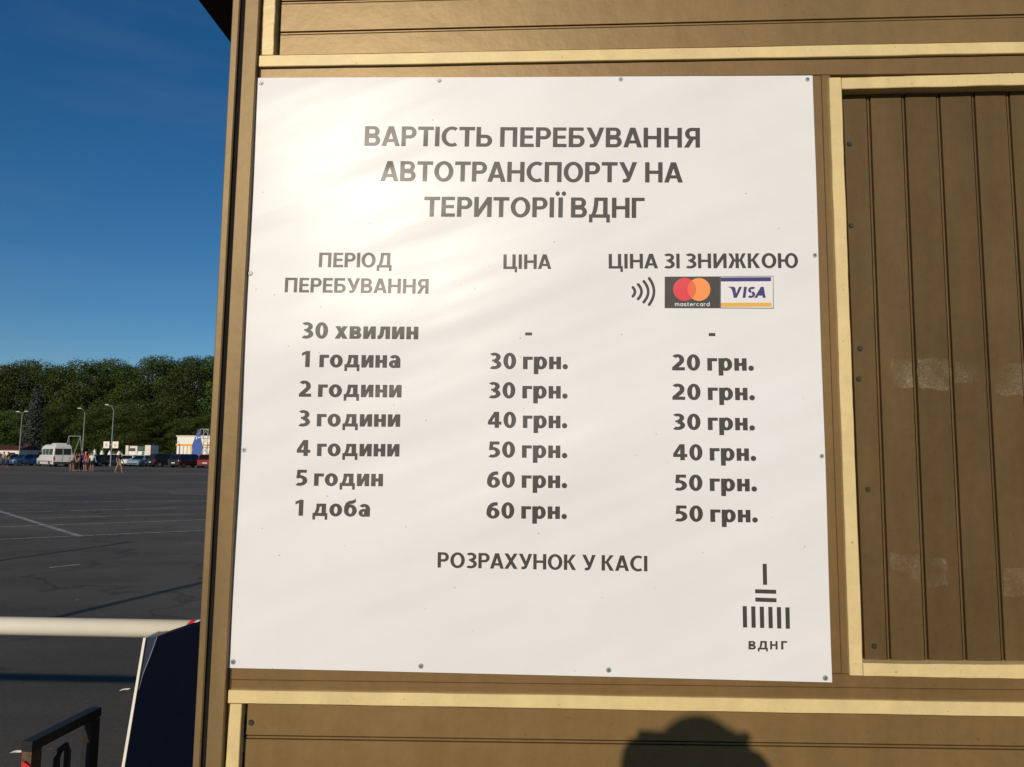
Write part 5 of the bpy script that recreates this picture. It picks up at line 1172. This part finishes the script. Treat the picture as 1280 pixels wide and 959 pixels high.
# =================================================================== PHOTOGRAPHER (casts the shadow on the boarding)
def photographer():
    base = Vector((-.10, -1.80, 0))
    root = thing('person', 'person facing the price board, arms raised to hold up a phone, shadow on the boards', 'person', base)
    L = lambda x, y, z: Vector((x, y, z))-base
    hx, hy = -.148, -1.74
    sh = 1.385
    pts = [L(-.15, -1.82, .92), L(-.15, -1.82, 1.10), L(-.15, -1.81, 1.28), L(-.15, -1.80, 1.40), L(hx, -1.775, 1.475), L(hx, hy, 1.575), L(hx, hy+.005, 1.645), L(hx, hy+.03, 1.535)]
    ed = [(0, 1), (1, 2), (2, 3), (3, 4), (4, 5), (5, 6), (5, 7)]; rd = [.14, .125, .145, .075, .055, .085, .062, .058]
    hands = []
    for sg, wr, el in ((-1, L(-.176, -1.42, 1.474), L(-.31, -1.60, 1.27)), (1, L(.062, -1.43, 1.466), L(.17, -1.58, 1.24))):
        i = len(pts); pts += [L(-.15+sg*.17, -1.81, sh-.01), el, el.lerp(wr, .55), wr]; ed += [(3, i), (i, i+1), (i+1, i+2), (i+2, i+3)]; rd += [.062, .045, .036, .033 if sg < 0 else .027]
        palm = L(-.160, -1.39, 1.542) if sg < 0 else L(.010, -1.39, 1.542); j = len(pts); pts += [palm]; ed += [(i+3, j)]; rd += [.043 if sg < 0 else .034]; hands.append((sg, palm))
        if sg < 0: pts += [L(-.142, -1.386, 1.516)]; ed += [(j, j+1)]; rd += [.020]
        k = len(pts); x = sg*.10; pts += [L(-.15+x, -1.82, .84), L(-.15+x*1.1, -1.80, .48), L(-.15+x*1.15, -1.84, .09), L(-.15+x*1.4, -1.70, .04)]; ed += [(0, k), (k, k+1), (k+1, k+2), (k+2, k+3)]; rd += [.09, .06, .042, .038]
    skin_mesh('body', pts, ed, rd, M['skin'], root, 2)
    # fingers: four behind the phone's end, thumb on the screen side
    for sg, palm in hands:
        ex = (.018 if sg > 0 else -.136)                # end of phone
        for f in range(4):
            z = 1.557-f*.020; ln_ = (.9, 1.0, .95, .8)[f]
            a = palm+Vector((0, .004, .022-f*.015)); b = L(ex+sg*.010, -1.372, z); c = L(ex+sg*.006, -1.362, z-.001); d = L(ex-sg*.010*ln_, -1.3615, z-.002)
            if sg > 0: d = L(ex-sg*.002*ln_, -1.366, z-.002); c = L(ex+sg*.005, -1.369, z-.001)
            skin_mesh('finger', [a, a.lerp(b, .55)+Vector((sg*.006, 0, 0)), b, c, d], [(0, 1), (1, 2), (2, 3), (3, 4)], [.010, .0095, .0088, .008, .007], M['skin'], root, 1)
        t0 = palm+Vector((-sg*.012, -.02, .012)); skin_mesh('thumb', [t0, t0+Vector((-sg*.018, .012, .016)), L(ex-sg*.024, -1.376, 1.515), L(ex-sg*.034, -1.374, 1.530)], [(0, 1), (1, 2), (2, 3)], [.013, .0115, .0095, .008], M['skin'], root, 1)
    tp_ = C_['grey']
    p2 = [pts[0]+Vector((0, 0, -.13)), pts[1], pts[2], pts[3]+Vector((0, 0, -.01))]; e2 = [(0, 1), (1, 2), (2, 3)]; r2 = [.165, .155, .17, .09]
    for b_ in (0, 1):
        q_ = 8+b_*10; i = len(p2); p2 += [pts[q_], pts[q_].lerp(pts[q_+1], .7)]; e2 += [(3, i), (i, i+1)]; r2 += [.08, .07]
    skin_mesh('shirt', p2, e2, r2, tp_, root, 2)
    p3 = [pts[0]+Vector((0, 0, .13)), pts[0]+Vector((0, 0, -.03))]; e3 = [(0, 1)]; r3 = [.15, .155]
    for sg in (-1, 1):
        bm = bmesh.new(); ell(bm, L(-.15+sg*.135, -1.755, .045), (.048, .135, .05), 16); obj('shoe', bm, M['plastic'], root, smooth=True)
    for b_ in (0, 1):
        q_ = 14+b_*9; i = len(p3); p3 += [pts[q_], pts[q_+1], pts[q_+1].lerp(pts[q_+2], .92)]; e3 += [(1, i), (i, i+1), (i+1, i+2)]; r3 += [.112, .082, .062]
    skin_mesh('trousers', p3, e3, r3, C_['navy'], root, 2)
    bm = bmesh.new(); h_ = L(hx, hy, 1.615); ell(bm, h_+Vector((0, -.03, .012)), (.088, .098, .105), 20)
    ell(bm, h_+Vector((.035, -.01, .035)), (.06, .07, .06), 16); ell(bm, h_+Vector((-.005, -.06, -.06)), (.083, .06, .10), 16)
    obj('hair', bm, M['hair'], root, smooth=True)
    bm = bmesh.new(); f0 = L(hx, hy+.09, 1.575); ell(bm, f0, (.012, .018, .022), 10)
    for sg in (-1, 1): ell(bm, L(hx+sg*.09, hy-.005, 1.58), (.012, .022, .032), 10)
    obj('nose_and_ears', bm, M['skin'], root, smooth=True)
    bm = bmesh.new()
    for sg in (-1, 1): ell(bm, L(hx+sg*.033, hy+.082, 1.602), (.014, .008, .008), 10)
    obj('eyes', bm, M['white'], root, smooth=True)
    bm = bmesh.new(); ell(bm, L(hx, hy+.082, 1.535), (.024, .008, .007), 10); obj('lips', bm, mat('lip_skin', (.36, .12, .10), .5, .4), root, smooth=True)
    # phone held sideways; its lens is where the picture was taken from
    ph = thing('phone', 'dark phone held sideways in both raised hands of the person taking the photo', 'phone', (-.056, -1.358, 1.526))
    bm = bmesh.new(); box(bm, -.074, .074, -.008, 0, -.0355, .0355); bmesh.ops.bevel(bm, geom=bm.edges[:], offset=.003, segments=2, affect='EDGES'); obj('case', bm, M['plastic'], ph)
    bm = bmesh.new(); quad(bm, [(-.069, -.0084, -.032), (.069, -.0084, -.032), (.069, -.0084, .032), (-.069, -.0084, .032)]); obj('screen', bm, M['glass'], ph)
    bm = bmesh.new(); n = 16
    A = [bm.verts.new((.056+.006*math.cos(2*math.pi*k/n), .0003, .024+.006*math.sin(2*math.pi*k/n))) for k in range(n)]; bm.faces.new(A); obj('lens_cover', bm, M['glass'], ph)
photographer()
